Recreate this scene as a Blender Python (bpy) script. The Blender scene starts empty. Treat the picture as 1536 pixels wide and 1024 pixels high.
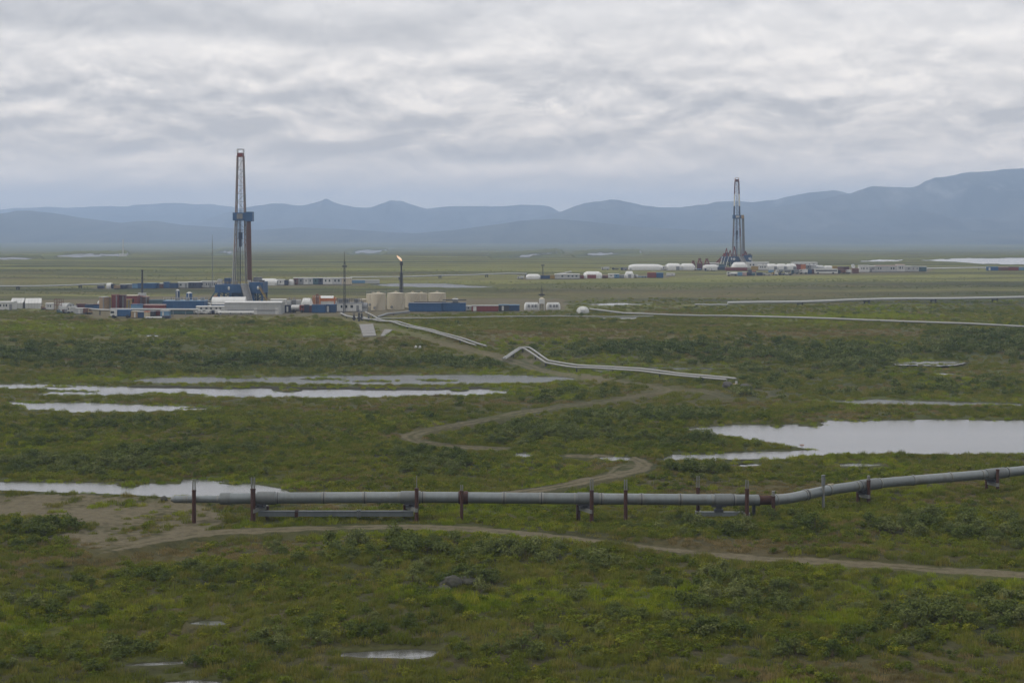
import bpy, bmesh, math, random
import numpy as np
from mathutils import Vector, Matrix
random.seed(7); RNG = np.random.default_rng(11)
SC = bpy.context.scene; COL = SC.collection
PI = math.pi; R = math.radians

# ------------------------------------------------------------------ camera
F, HOR, CX, EYE = 2436.0, 345.0, 768.0, 33.0      # focal length in px of the 1536 px frame, horizon row, eye height
cam = bpy.data.cameras.new('camera'); cam_o = bpy.data.objects.new('camera', cam); COL.objects.link(cam_o)
cam_o.location = (0, 0, EYE); cam_o.rotation_euler = (PI/2, 0, 0)
cam.sensor_fit = 'HORIZONTAL'; cam.sensor_width = 36; cam.lens = F/1536*36
cam.shift_y = -(512-HOR)/1536
cam.clip_start = 0.5; cam.clip_end = 60000
SC.camera = cam_o
SC.view_settings.view_transform = 'Standard'; SC.view_settings.look = 'None'
SC.view_settings.exposure = 0; SC.view_settings.gamma = 1
SC.cycles.use_denoising = True
SC.cycles.max_bounces = 4; SC.cycles.diffuse_bounces = 2; SC.cycles.glossy_bounces = 2
SC.cycles.transparent_max_bounces = 4; SC.cycles.volume_bounces = 0

# ------------------------------------------------------------------ node helper
class NT:
    def __init__(s, tree): s.t = tree; s.t.nodes.clear()
    def n(s, kind, props=None, **inp):
        nd = s.t.nodes.new(kind)
        for k, v in (props or {}).items(): setattr(nd, k, v)
        for k, v in inp.items():
            key = int(k[1:]) if k[0] == 'i' and k[1:].isdigit() else k.replace('_', ' ')
            s.set(nd.inputs[key], v)
        return nd
    def set(s, sock, v):
        if isinstance(v, bpy.types.NodeSocket): s.t.links.new(v, sock)
        elif isinstance(v, bpy.types.Node): s.t.links.new(v.outputs[0], sock)
        else: sock.default_value = v
    def math(s, op, a, b=0.0, clamp=False):
        nd = s.t.nodes.new('ShaderNodeMath'); nd.operation = op; nd.use_clamp = clamp
        s.set(nd.inputs[0], a); s.set(nd.inputs[1], b); return nd.outputs[0]
    def mix(s, f, a, b, blend='MIX'):
        nd = s.t.nodes.new('ShaderNodeMix'); nd.data_type = 'RGBA'; nd.blend_type = blend
        s.set(nd.inputs[0], f); s.set(nd.inputs[6], a); s.set(nd.inputs[7], b); return nd.outputs[2]
    def ramp(s, f, stops, interp='LINEAR'):
        nd = s.t.nodes.new('ShaderNodeValToRGB'); cr = nd.color_ramp; cr.interpolation = interp
        while len(cr.elements) < len(stops): cr.elements.new(0.5)
        for e, (p, c) in zip(cr.elements, stops):
            e.position = p; e.color = (c, c, c, 1) if isinstance(c, (int, float)) else (*c, 1)
        s.set(nd.inputs[0], f); return nd.outputs[0]
    def noise(s, vec, scale, detail=4, rough=0.55, dist=0.0):
        nd = s.t.nodes.new('ShaderNodeTexNoise')
        s.set(nd.inputs['Vector'], vec); nd.inputs['Scale'].default_value = scale
        nd.inputs['Detail'].default_value = detail; nd.inputs['Roughness'].default_value = rough
        nd.inputs['Distortion'].default_value = dist
        return nd.outputs['Fac']

def c3(r, g, b): return (r, g, b, 1)
MATS = {}
def mat(name, col, rough=0.6, metal=0.0, vary=0.25, scale=0.8, dirt=None):
    """painted metal / fabric with uneven wear: the base colour varies with a noise over the surface"""
    if name in MATS: return MATS[name]
    m = bpy.data.materials.new(name); m.use_nodes = True; t = NT(m.node_tree)
    tc = t.n('ShaderNodeTexCoord').outputs['Object']
    info = t.n('ShaderNodeObjectInfo').outputs['Random']
    nz = t.noise(tc, scale, 5, 0.65)
    mp = t.n('ShaderNodeMapping', Vector=tc, Scale=(1.6, 1.6, 0.25))
    st = t.noise(mp.outputs[0], 1.4, 4, 0.6)
    f = t.math('MULTIPLY', t.math('ADD', nz, st), 0.5)
    lo = [c*(1-vary) for c in col]; hi = [min(1, c*(1+vary*0.55)) for c in col]
    base = t.mix(t.ramp(f, [(0.3, 0.0), (0.7, 1.0)]), c3(*lo), c3(*hi))
    if dirt: base = t.mix(t.ramp(nz, [(0.52, 0.0), (0.72, 0.75)]), base, c3(*dirt))
    b = t.n('ShaderNodeBsdfPrincipled', Base_Color=base, Roughness=rough, Metallic=metal)
    o = t.n('ShaderNodeOutputMaterial'); t.set(o.inputs['Surface'], b)
    MATS[name] = m; return m

# ------------------------------------------------------------------ numpy noise
_P = np.random.default_rng(5).permutation(4096)
def _h(ix, iy): return _P[(_P[ix & 4095] + iy) & 4095] / 4095.0
def vnoise(x, y):
    ix = np.floor(x).astype(np.int64); iy = np.floor(y).astype(np.int64); fx = x-ix; fy = y-iy
    fx = fx*fx*fx*(fx*(fx*6-15)+10); fy = fy*fy*fy*(fy*(fy*6-15)+10)
    a = _h(ix, iy); b = _h(ix+1, iy); c = _h(ix, iy+1); d = _h(ix+1, iy+1)
    return (a+(b-a)*fx+(c-a)*fy+(a-b-c+d)*fx*fy)*2-1
def fbm(x, y, o=4, g=0.5):
    s = 0; a = 1.0; n = 0
    for k in range(o):
        s = s + a*vnoise(x*2**k+17.3*k, y*2**k-9.1*k); n += a; a *= g
    return s/n
def sstep(a, b, x):
    t = np.clip((x-a)/(b-a), 0, 1); return t*t*(3-2*t)

# ------------------------------------------------------------------ terrain profile: flats, a bank, the plateau, the far plain
_YK = [-200, 375, 400, 440, 480, 600, 760, 1000, 1300, 1700, 2200, 3000, 3800, 4800, 6000, 20000]
_ZK = [0, 0, 1.2, 4.3, 5.0, 5.2, 7.0, 10.0, 9.6, 6.5, 1.5, -6.0, -11.0, -14.0, -12.0, -12.0]
def zbase(Y): return np.interp(Y, _YK, _ZK)
_Yt = np.concatenate([np.arange(60, 1500, 0.25), np.arange(1500, 9000, 2.0)])
_Pt = HOR + F*(EYE-zbase(_Yt))/_Yt
_Pt = np.minimum.accumulate(_Pt)
def y_of_py(py): return np.interp(-np.asarray(py, float), -_Pt, _Yt)
def py_of_y(Y): return np.interp(Y, _Yt, _Pt)
def gxy(px, py):
    Y = y_of_py(py); return (np.asarray(px, float)-CX)/F*Y, Y
# ------------------------------------------------------------------ ponds, tracks and pads, outlined on the ground plan
PONDS = [
 ('pond', [(-200,576),(0,577),(60,577),(110,579),(160,579.5),(240,580),(330,582),(420,581.5),(520,583),(640,583),(720,582.5),(765,588),(740,591),(640,592),(600,594),(500,595),(330,594.5),(230,592.5),(130,592.5),(55,591),(75,588.5),(150,587.5),(150,585),(60,583),(0,581),(-200,580)]),
 ('marsh_pond', [(200,571),(240,566),(300,565),(360,566),(500,564),(620,562.5),(760,562.5),(830,566),(862,569),(800,573),(700,575),(560,576),(450,575),(330,573),(250,574)]),
 ('pond', [(10,603),(40,604),(100,604.5),(165,605),(180,607),(260,608),(335,612),(260,614),(175,616.5),(90,617),(80,614),(40,612),(35,608)]),
 ('pond', [(-200,721),(0,722),(107,723),(180,725),(200,727),(230,725),(273,725.5),(276,719),(300,718.5),(326,720),(345,722.5),(368,724),(400,729),(425,734),(437,739),(440,744),(380,746),(320,744),(260,744),(228,742.5),(130,738.6),(55,735.5),(0,734),(-200,733)]),
 ('lake', [(1024,643.5),(1066,639.5),(1103,636.5),(1150,637),(1160,638.5),(1175,636.5),(1195,636),(1215,638),(1233,635.5),(1241,631.5),(1342,630.5),(1536,630),(1760,630),(1900,640),(1880,672),(1700,679),(1536,679),(1432,680),(1342,679),(1288,680.5),(1190,683),(1183,686),(1107,692),(1088,690),(1045,688),(994,688.5),(1002,681),(1070,680),(1143,677.5),(1230,674.8),(1197,669),(1172,665),(1135,659),(1103,654.5),(1074,651),(1045,648.5)]),
 ('marsh_water', [(1235,602),(1280,599.5),(1330,600.5),(1380,602),(1440,604),(1536,605),(1536,607),(1380,607),(1290,606.5)]),
 ('marsh_water', [(895,551.5),(960,550.5),(1020,551),(1098,553),(1060,555.5),(960,556.5),(910,555.5)]),
 ('puddle', [(1348,543.5),(1390,540.5),(1445,541.5),(1430,545),(1380,546)]),
 ('puddle', [(1396,561),(1420,559.8),(1438,561),(1415,562.4)]),
 ('puddle', [(768,682),(785,679.5),(802,681.5),(795,684.5),(775,684.5)]),
 ('puddle', [(902,687),(925,685),(945,687.5),(932,691),(912,690)]),
 ('puddle', [(1088,697),(1120,695.5),(1146,697),(1120,699)]),
 ('puddle', [(1248,698),(1285,695),(1322,696.5),(1290,699.5)]),
 ('puddle', [(505,980),(545,977.5),(580,975),(625,972.5),(660,976),(655,982),(620,987),(560,985),(515,984)]),
 ('puddle', [(178,999),(215,994.5),(288,991),(285,994),(230,997.5)]),
 ('puddle', [(245,1023),(290,1019.5),(335,1022),(330,1030),(250,1030)]),
 ('marsh_water', [(284,934.5),(305,930.5),(338,931.5),(342,934.5),(310,936.5)]),
 ('far_lake', [(1380,390.5),(1430,388.5),(1536,388),(1700,388),(1700,395.5),(1536,396.3),(1470,395),(1430,392.5)]),
 ('far_water', [(524,376.8),(548,375.6),(576,376.0),(570,377.6),(536,377.9)]),
 ('far_water', [(66,384.6),(110,382.6),(190,382.4),(185,384.3),(110,385.3)]),
 ('far_water', [(-60,388.2),(20,386.6),(60,387.4),(40,389.2),(-60,389.4)]),
 ('far_water', [(322,378.4),(338,377.0),(352,377.3),(345,378.8)]),
 ('far_water', [(738,383.0),(790,381.4),(835,379.8),(842,380.7),(790,382.9)]),
 ('far_water', [(862,381.2),(900,379.8),(960,380.0),(900,381.6)]),
 ('far_lake', [(1290,391.8),(1320,389.6),(1356,390.0),(1340,391.9)]),
 ('far_water', [(556,426.5),(600,424),(660,424),(700,428),(742,431.5),(690,432.5),(620,430.6),(575,429)]),
 ('puddle', [(868,456.5),(920,454.6),(975,456),(920,458)]),
 ('puddle', [(216,503.6),(230,502),(246,503),(232,505)]),
 ('puddle', [(890,477.2),(930,475.4),(978,476.4),(930,478.6)]),
]
ISLES = [(430,585.6,15,1.9),(230,590.6,17,2.0),(283,591.4,21,1.8),(193,727,16,2.9),(1165,637.8,11,2.0),(1218,636.8,20,2.2),(690,585.2,9,1.3),(370,566.5,22,1.2),(560,571.5,30,1.2),(480,568,26,1.1),(655,570.5,20,1.2),(90,579.7,22,1.0),(345,724,16,1.6),(300,611.5,24,1.0)]
ROADS = [  # (points, half width in metres, strength)
 ([(470,470),(520,477),(560,486),(600,497),(650,512),(700,523),(745,532),(790,548),(860,566),(900,569),(960,576),(1010,585),(940,597),(860,607),(780,618),(700,634),(640,645),(612,653),(625,663),(690,669),(750,672)], 1.8, 0.62),
 ([(860,683),(900,685),(950,688),(972,697),(955,706),(900,715),(850,727),(760,740)], 1.7, 0.9),
 ([(972,697),(930,700),(915,712)], 1.3, 0.7),
 ([(80,840),(200,815),(300,798),(400,794),(500,790),(640,790),(740,797),(880,813),(1000,827),(1150,839),(1300,848),(1536,861),(1800,878)], 1.45, 1.0),
 ([(1090,596),(1060,586),(1010,585)], 2.0, 0.5),
 ([(660,414),(900,440),(760,436),(700,430)], 2.0, 0.25),
 ([(780,438),(860,443),(940,446),(1060,436),(1140,433)], 1.6, 0.5),
 ([(990,416),(1050,412.5),(1100,412)], 3.0, 0.9),
 ([(0,480),(-200,486)], 3, 0.6),
 ([(870,470),(800,475),(700,476),(560,474)], 2.0, 0.7),
 ([(1020,560),(1000,567),(900,556)], 1, 0.0),
]
PADS = [('mat_bed', [(543,508),(567,507),(562,486),(537,486)], 0.55), ('mat_bed', [(569,506),(580,506),(591,494),(575,493)], 0.55),  # (name, outline, strength, flatten)
 ('gravel_pad', [(-200,462),(60,463),(110,470),(150,477),(262,478.5),(330,474),(470,473),(560,476),(640,469.5),(790,468),(850,464.5),(850,448),(400,446),(330,441),(60,449),(-200,456)], 0.62),
 ('gravel_pad', [(140,434.5),(330,433.5),(545,429),(545,423),(330,428),(140,430)], 0.55),
 ('gravel_pad', [(780,420.5),(1000,417),(1000,411),(780,414)], 0.7),
 ('gravel_pad', [(930,406.5),(1120,406),(1290,412),(1395,409.5),(1400,402),(1200,399),(930,402)], 0.6),
 ('gravel_pad', [(1090,416),(1260,413),(1260,407),(1090,409)], 0.6),
 ('dirt_ground', [(-200,740),(0,741),(120,741),(230,745),(310,757),(340,775),(300,797),(220,812),(150,822),(60,806),(150,786),(60,772),(-200,776)], 0.74),
 ('dirt_ground', [(1000,713),(1100,716),(1170,722),(1060,726),(940,722)], 0.45),
 ('dirt_ground', [(820,560),(870,558),(940,570),(900,575),(850,570)], 0.6),
 ('dirt_ground', [(440,812),(520,806),(590,808),(560,820),(470,824)], 0.42),
 ('dirt_ground', [(370,752),(470,752),(600,752),(560,760),(420,762)], 0.45),
 ('dirt_ground', [(790,522),(830,540),(845,550),(800,548),(775,535)], 0.5),
 ('dirt_ground', [(1120,586),(1180,585),(1215,592),(1150,600),(1130,595)], 0.35),
 ('dirt_ground', [(1020,975),(1150,985),(1300,990),(1250,1010),(1040,1000)], 0.4),
]
# shrub thickets: (px, py, rx, ry, amount) on the ground plan
THICK = [(120,532,260,16,.9),(430,540,230,17,1.0),(660,545,120,14,.9),(250,556,160,7,.6),(1000,530,170,14,.9),(1230,535,220,22,.9),(1480,520,160,24,.9),(1330,575,260,14,.5),(1180,592,130,10,.8),
 (140,690,240,20,1.0),(40,655,160,14,.5),(400,690,120,14,.7),(440,660,140,14,.5),(240,640,200,12,.4),(650,690,110,16,.7),(820,650,130,24,.7),(1000,625,140,18,.6),(880,600,160,12,.4),(1000,660,60,18,.6),
 (1130,668,95,8,1.0),(1060,662,40,9,1.0),(1360,684,170,4,.9),(1020,710,90,9,.8),(760,690,60,10,.5),
 (60,797,110,13,1.0),(620,830,170,22,1.0),(800,838,190,22,1.0),(930,830,90,15,.7),(560,800,60,5,.6),(1080,800,90,16,.8),(1230,795,160,20,.8),(1430,795,150,24,.9),(330,862,160,14,.6),
 (1080,905,110,40,.8),(1180,950,150,30,1.0),(1440,930,160,34,1.0),(1300,965,120,20,.8),(900,930,140,30,.5),(700,880,80,12,.6),(1060,800,40,14,1.0),(450,955,200,20,.4),(100,900,120,25,.4),(200,985,220,22,.5),(760,985,140,22,.4)]
BRIGHT = [(450,497,70,9,1.),(620,497,60,10,.6),(480,505,50,5,1.),(1430,880,200,24,.9),(1260,862,120,12,.6),(40,935,110,12,1.0),(300,730,130,9,.7),(390,726,80,8,.9),(1240,690,160,5,.7),(600,790,80,8,.6),(700,765,160,9,.8),(420,780,110,8,.7),(900,905,260,26,.55),(1250,925,90,14,1.),(1400,605,180,9,.4),(880,562,60,4,.8),(1000,565,120,5,.6),(180,497,180,7,.5),(1300,475,260,9,.45),(100,520,100,6,.4),(700,430,120,6,.3),(420,405,300,5,.35),(950,425,200,6,.4)]
TAN = [(300,830,180,16,.6),(560,815,140,10,.8),(150,805,140,20,.5),(500,515,160,8,.4),(250,478,300,5,.5),(900,505,240,10,.45),(1150,500,300,10,.3),(1150,728,180,10,.6),(1350,720,180,14,.5),(1050,822,160,8,.7),(1450,752,120,12,.5),(620,640,260,12,.35),(300,650,300,10,.35),(1000,440,320,8,.5),(500,420,300,6,.3),(700,448,300,6,.4),(1250,470,200,5,.3),(100,420,200,6,.3),(1330,640,20,2,0),(850,895,90,10,.5),(1420,985,160,18,.5),(480,600,280,6,.35),(900,590,140,10,.3)]
def blobs(px, py, L):
    o = np.zeros_like(px)
    for (cx, cy, rx, ry, a) in L:
        o = np.maximum(o, a*np.exp(-(((px-cx)/rx)**2+((py-cy)/ry)**2)*0.9))
    return o
def poly_sd(px, py, P, reach=30.0):
    """signed distance (negative inside) to an outline; points farther than reach keep +reach"""
    P = np.array(P, float); out = np.full(px.shape, float(reach))
    m = (px > P[:,0].min()-reach) & (px < P[:,0].max()+reach) & (py > P[:,1].min()-reach) & (py < P[:,1].max()+reach)
    if not m.any(): return out
    x = px[m]; y = py[m]; d = np.full(x.shape, 1e9); ins = np.zeros(x.shape, bool)
    for (x0, y0), (x1, y1) in zip(P, np.roll(P, -1, 0)):
        ex, ey = x1-x0, y1-y0; L = ex*ex+ey*ey+1e-9
        t = np.clip(((x-x0)*ex+(y-y0)*ey)/L, 0, 1)
        d = np.minimum(d, (x-x0-t*ex)**2+(y-y0-t*ey)**2)
        if y0 != y1:
            c = ((y0 > y) != (y1 > y)) & (x < (x1-x0)*(y-y0)/(y1-y0)+x0); ins ^= c
    d = np.sqrt(d); out[m] = np.minimum(np.where(ins, -d, d), reach); return out
def line_d(X, Y, pts, reach):
    d = np.full(X.shape, 1e6)
    wx, wy = gxy([p[0] for p in pts], [p[1] for p in pts])
    # smooth the polyline
    t = np.linspace(0, len(pts)-1, (len(pts)-1)*8+1); k = np.arange(len(pts)); wx = np.interp(t, k, wx); wy = np.interp(t, k, wy)
    for _ in range(10):
        wx[1:-1] = (wx[:-2]+2*wx[1:-1]+wx[2:])/4; wy[1:-1] = (wy[:-2]+2*wy[1:-1]+wy[2:])/4
    m = (X > wx.min()-reach) & (X < wx.max()+reach) & (Y > wy.min()-reach) & (Y < wy.max()+reach)
    x = X[m]; y = Y[m]; b = np.full(x.shape, 1e9)
    for i in range(len(wx)-1):
        ex, ey = wx[i+1]-wx[i], wy[i+1]-wy[i]; L = ex*ex+ey*ey+1e-9
        t = np.clip(((x-wx[i])*ex+(y-wy[i])*ey)/L, 0, 1)
        b = np.minimum(b, (x-wx[i]-t*ex)**2+(y-wy[i]-t*ey)**2)
    d[m] = np.sqrt(b); return d

# rows of the ground sheet get longer with distance, columns fan out; the sheet reaches past the frame on both sides
pys = np.concatenate([np.arange(1045, 800, -1.3), np.arange(800, 400, -0.9), np.arange(400, 372, -0.5)])
Yrow = np.concatenate([y_of_py(pys), np.linspace(y_of_py(371.5), 12500, 90)])
Yrow = Yrow[np.concatenate([[True], np.diff(Yrow) > 1e-4])]
pxc = np.concatenate([np.arange(-900, -60, 14), np.arange(-60, 1600, 2.6), np.arange(1600, 2440, 14)])
NR, NC = len(Yrow), len(pxc)
PX, YY = np.meshgrid(pxc, Yrow); XX = (PX-CX)/F*YY; PY = np.meshgrid(pxc, py_of_y(Yrow))[1]
ZB = zbase(YY)
fl = np.zeros_like(PX); dirt = np.zeros_like(PX); track = np.zeros_like(PX); padm = np.zeros_like(PX); roadc = np.full(PX.shape, 99.0)
wob = fbm(XX/9, YY/9, 3); wob2 = fbm(XX/2.2, YY/2.2, 3)
for pts, w, s in ROADS:
    d = line_d(XX, YY, pts, 14)
    s = s*(sstep(70, 260, PX) if pts[0] == (80,840) else 1.0)
    m = s*(1-sstep(w*0.5, w*1.3, d+wob*0.9+wob2*0.7))*(1+0.25*wob2)
    ruts = 1-0.62*np.exp(-(d/(w*0.30))**2)*(0.7+0.6*np.clip(wob2+0.3, 0, 1))
    track = np.maximum(track, m*ruts); roadc = np.minimum(roadc, np.where(s > 0.45, d-w, 99.0)); fl = np.maximum(fl, 0.8*(1-sstep(w, w*2.2, d)))
for nm, P, s in PADS:
    sd = poly_sd(PX+wob*8, PY+wob*1.2+wob2*0.6, P, 12)
    m = s*(1-sstep(-3 if nm == 'dirt_ground' else -1.5, 2.0 if nm == 'dirt_ground' else 1.0, sd))
    if nm == 'dirt_ground': m = m*np.clip(0.86+0.75*fbm(XX/4.5, YY/9, 5, 0.6), 0, 1.2)
    if nm == 'mat_bed': roadc = np.minimum(roadc, np.where(sd < 1.5, -2.0, 99.0))
    padm = np.maximum(padm, m); fl = np.maximum(fl, (1-sstep(0, 5, sd))*(0.9 if nm != 'dirt_ground' else 0.5))
dirt = np.clip(np.maximum(track, padm), 0, 1)
thick = blobs(PX, PY, THICK); bright = blobs(PX, PY, BRIGHT); tan = blobs(PX, PY, TAN)
near = 1-sstep(500, 900, YY)
Z = ZB + (1-fl)*(fbm(XX/34, YY/34, 4)*(0.55*near+0.45) + fbm(XX/5, YY/5, 3)*0.22*near + fbm(XX/1.3, YY/1.3, 2)*0.09*(1-sstep(220, 420, YY)))
Z += (1-fl)*thick*0.5*near*(0.5+fbm(XX/12, YY/12, 3))
Z += (1-near)*fbm(XX/160, YY/220, 3)*0.8*(1-fl)
Z += 0.45*np.exp(-(((PX-620)/330)**2+((PY-835)/26)**2))            # low rise with shrubs in the foreground
wet = np.zeros_like(PX); pond_d = np.full(PX.shape, 30.0); POND_SHEETS = []
for nm, P in PONDS:
    cy = np.mean([p[1] for p in P]); amp = 0.5 if cy < 440 else 1.0
    sd = poly_sd(PX+fbm(XX/4, YY/14, 3)*5*amp, PY+fbm(XX/6+9, YY/20, 3)*1.6*amp, P, 30)
    sd = sd-(0.8 if cy > 520 else -0.3 if nm == 'far_water' and cy < 400 else 0.15)
    for ix, iy, irx, iry in ISLES: sd = np.maximum(sd, np.where((np.abs(PX-ix) < irx*1.6) & (np.abs(PY-iy) < iry*2.2), (1-np.sqrt(((PX-ix)/irx)**2+((PY-iy)/iry)**2)+wob2*0.25)*iry, -30))
    yr = y_of_py([p[1] for p in P]); lev = float(zbase(np.median(yr)))
    if cy > 440: lev -= 0.05
    k = 1-sstep(1, 14 if cy > 560 else 5, sd)
    shore = lev + np.where(sd > 0, 0.06+np.minimum(sd*0.05, 0.4), np.maximum(sd*0.16, -0.5)) + np.where(sd > 0, 1, 0.25)*0.05*wob2
    Z = Z*(1-k)+shore*k
    wet = np.maximum(wet, np.exp(-np.maximum(sd, 0)/(5 if cy > 560 else 2.5))); pond_d = np.minimum(pond_d, sd)
    POND_SHEETS.append((nm, sd < 4.0 if cy > 520 else sd < 0.5, lev))
rowi = np.arange(NR)
def ground_z(X, Y):
    """height of the finished ground at plan positions"""
    X = np.asarray(X, float); Y = np.asarray(Y, float)
    r = np.clip(np.interp(Y, Yrow, rowi), 0, NR-1.001); c = np.clip(np.interp(X/Y*F+CX, pxc, np.arange(NC)), 0, NC-1.001)
    return _bil(Z, r, c)
def _bil(A, r, c):
    i = r.astype(int) if isinstance(r, np.ndarray) else int(r); j = c.astype(int) if isinstance(c, np.ndarray) else int(c)
    u = r-i; v = c-j
    return A[i,j]*(1-u)*(1-v)+A[i+1,j]*u*(1-v)+A[i,j+1]*(1-u)*v+A[i+1,j+1]*u*v
def field(A, X, Y):
    r = np.clip(np.interp(Y, Yrow, rowi), 0, NR-1.001); c = np.clip(np.interp(X/Y*F+CX, pxc, np.arange(NC)), 0, NC-1.001)
    return _bil(A, r, c)

def mesh_np(name, V, Fq, smooth=True):
    me = bpy.data.meshes.new(name); V = np.ascontiguousarray(V, np.float32); Fq = np.ascontiguousarray(Fq, np.int32)
    n = Fq.shape[1]
    me.vertices.add(len(V)); me.vertices.foreach_set('co', V.ravel())
    me.loops.add(Fq.size); me.loops.foreach_set('vertex_index', Fq.ravel())
    me.polygons.add(len(Fq)); me.polygons.foreach_set('loop_start', np.arange(0, Fq.size, n, dtype=np.int32))
    me.polygons.foreach_set('loop_total', np.full(len(Fq), n, np.int32))
    me.polygons.foreach_set('use_smooth', np.full(len(Fq), smooth))
    me.update(calc_edges=True); return me
def structure(name, me, m):
    o = bpy.data.objects.new(name, me); COL.objects.link(o); me.materials.append(m); o['kind'] = 'structure'; return o
idx = np.arange(NR*NC).reshape(NR, NC)
QUADS = np.stack([idx[:-1,:-1], idx[:-1,1:], idx[1:,1:], idx[1:,:-1]], -1).reshape(-1, 4)
def qmean(A): a = A.ravel(); return a[QUADS].mean(1)
VERT = np.stack([XX, YY, Z], -1).reshape(-1, 3)
def sub_sheet(name, sel, m, z=None):
    q = QUADS[sel]; u, inv = np.unique(q, return_inverse=True)
    v = VERT[u].copy()
    if z is not None: v[:,2] = z
    me = mesh_np(name, v, inv.reshape(-1, 4))
    if z is None:
        for an, A in (('dirt', dirt), ('wet', wet), ('thick', thick), ('bright', bright), ('tan', tan), ('inpond', 1-sstep(-0.5, 1.0, pond_d))):
            at = me.attributes.new(an, 'FLOAT', 'POINT'); at.data.foreach_set('value', A.ravel()[u].astype(np.float32))
    return structure(name, me, m)

def ground_material():
    m = bpy.data.materials.new('tundra'); m.use_nodes = True; t = NT(m.node_tree)
    P = t.n('ShaderNodeNewGeometry').outputs['Position']
    at = lambda a: t.n('ShaderNodeAttribute', {'attribute_name': a}).outputs['Fac']
    big = t.noise(P, 0.012, 5, 0.6); mid = t.noise(P, 0.07, 6, 0.65, 0.4); mid2 = t.noise(t.n('ShaderNodeMapping', Vector=P, Location=(53, 91, 0)).outputs[0], 0.045, 6, 0.65)
    fine = t.noise(P, 0.9, 6, 0.7); grain = t.noise(P, 3.5, 4, 0.7)
    bands = t.noise(t.n('ShaderNodeMapping', Vector=P, Scale=(0.35, 1.0, 1)).outputs[0], 0.05, 6, 0.6)
    g = t.mix(t.ramp(mid, [(0.36, 0.0), (0.62, 1.0)]), c3(0.040, 0.046, 0.015), c3(0.082, 0.082, 0.026))
    g = t.mix(t.ramp(bands, [(0.47, 0.0), (0.60, 0.8)]), g, c3(0.105, 0.084, 0.040))          # dry brown sedge
    g = t.mix(t.ramp(mid2, [(0.52, 0.0), (0.66, 0.75)]), g, c3(0.072, 0.086, 0.019))          # green sedge
    g = t.mix(t.ramp(big, [(0.52, 0.0), (0.66, 0.55)]), g, c3(0.040, 0.048, 0.022))
    str1 = t.noise(t.n('ShaderNodeMapping', Vector=P, Scale=(0.11, 1.0, 1)).outputs[0], 0.022, 6, 0.62); str2 = t.noise(t.n('ShaderNodeMapping', Vector=P, Scale=(0.09, 1.0, 1), Location=(31, 7, 0)).outputs[0], 0.016, 6, 0.6)
    far = t.ramp(t.math('MULTIPLY', t.n('ShaderNodeSeparateXYZ', Vector=P).outputs[1], 0.001), [(0.40, 0.0), (0.62, 1.0)])
    g = t.mix(t.math('MULTIPLY', far, t.ramp(str1, [(0.49, 0.0), (0.58, 0.9)])), g, c3(0.022, 0.028, 0.012))
    g = t.mix(t.math('MULTIPLY', far, t.ramp(str2, [(0.49, 0.0), (0.58, 0.95)])), g, c3(0.165, 0.165, 0.050))
    str3 = t.noise(t.n('ShaderNodeMapping', Vector=P, Scale=(0.07, 1.0, 1), Location=(3, 77, 0)).outputs[0], 0.075, 5, 0.62)
    g = t.mix(t.math('MULTIPLY', far, t.ramp(str3, [(0.50, 0.0), (0.62, 0.7)])), g, c3(0.046, 0.044, 0.022))
    g = t.mix(t.math('MULTIPLY', far, t.ramp(str3, [(0.36, 0.6), (0.46, 0.0)])), g, c3(0.105, 0.125, 0.030))
    g = t.mix(t.math('MULTIPLY', at('tan'), t.ramp(fine, [(0.3, 0.5), (0.6, 1.0)])), g, c3(0.135, 0.100, 0.046))
    g = t.mix(t.math('MULTIPLY', at('bright'), t.ramp(mid, [(0.3, 0.55), (0.6, 1.0)])), g, c3(0.092, 0.112, 0.013))
    g = t.mix(t.math('MULTIPLY', at('thick'), 0.8), g, c3(0.040, 0.050, 0.022))
    g = t.mix(t.math('MULTIPLY', at('wet'), 0.55), g, c3(0.085, 0.105, 0.022))
    g = t.mix(t.ramp(fine, [(0.28, 0.75), (0.55, 0.0)]), g, c3(0.022, 0.024, 0.010))
    g = t.mix(t.ramp(grain, [(0.5, 0.0), (0.75, 0.4)]), g, c3(0.13, 0.115, 0.05))
    near_shade = t.ramp(t.math('MULTIPLY', t.n('ShaderNodeSeparateXYZ', Vector=P).outputs[1], 0.001), [(0.25, 0.62), (0.42, 1.0)])  # foreground shade put into the ground colour, darker toward the viewer
    g = t.mix(1.0, g, t.n('ShaderNodeCombineColor', Red=near_shade, Green=near_shade, Blue=near_shade).outputs[0], 'MULTIPLY')
    d = t.mix(t.ramp(fine, [(0.3, 0.0), (0.7, 1.0)]), c3(0.074, 0.063, 0.038), c3(0.126, 0.107, 0.068))
    d = t.mix(t.ramp(grain, [(0.55, 0.0), (0.75, 0.5)]), d, c3(0.155, 0.138, 0.108))
    df = t.math('ADD', at('dirt'), t.math('MULTIPLY', t.math('SUBTRACT', fine, 0.5), 0.9), True)
    g = t.mix(t.math('MULTIPLY', t.ramp(df, [(0.30, 0.0), (0.62, 1.0)]), 0.92), g, d)
    g = t.mix(at('inpond'), g, c3(0.03, 0.028, 0.018))
    bump = t.n('ShaderNodeBump', Strength=0.9, Distance=0.25, Height=t.math('ADD', fine, t.math('MULTIPLY', grain, 0.4)))
    b = t.n('ShaderNodeBsdfPrincipled', Base_Color=g, Roughness=0.95, Normal=bump.outputs[0])
    b.inputs['Specular IOR Level'].default_value = 0.1
    o = t.n('ShaderNodeOutputMaterial'); t.set(o.inputs['Surface'], b); return m
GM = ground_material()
qt, qp = qmean(track), qmean(padm); sel_t = (qt > 0.33) & (qt >= qp); sel_p = (qp > 0.36) & ~sel_t
qpy = qmean(PY)
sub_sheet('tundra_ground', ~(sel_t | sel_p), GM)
sub_sheet('dirt_track', sel_t, GM)
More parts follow.
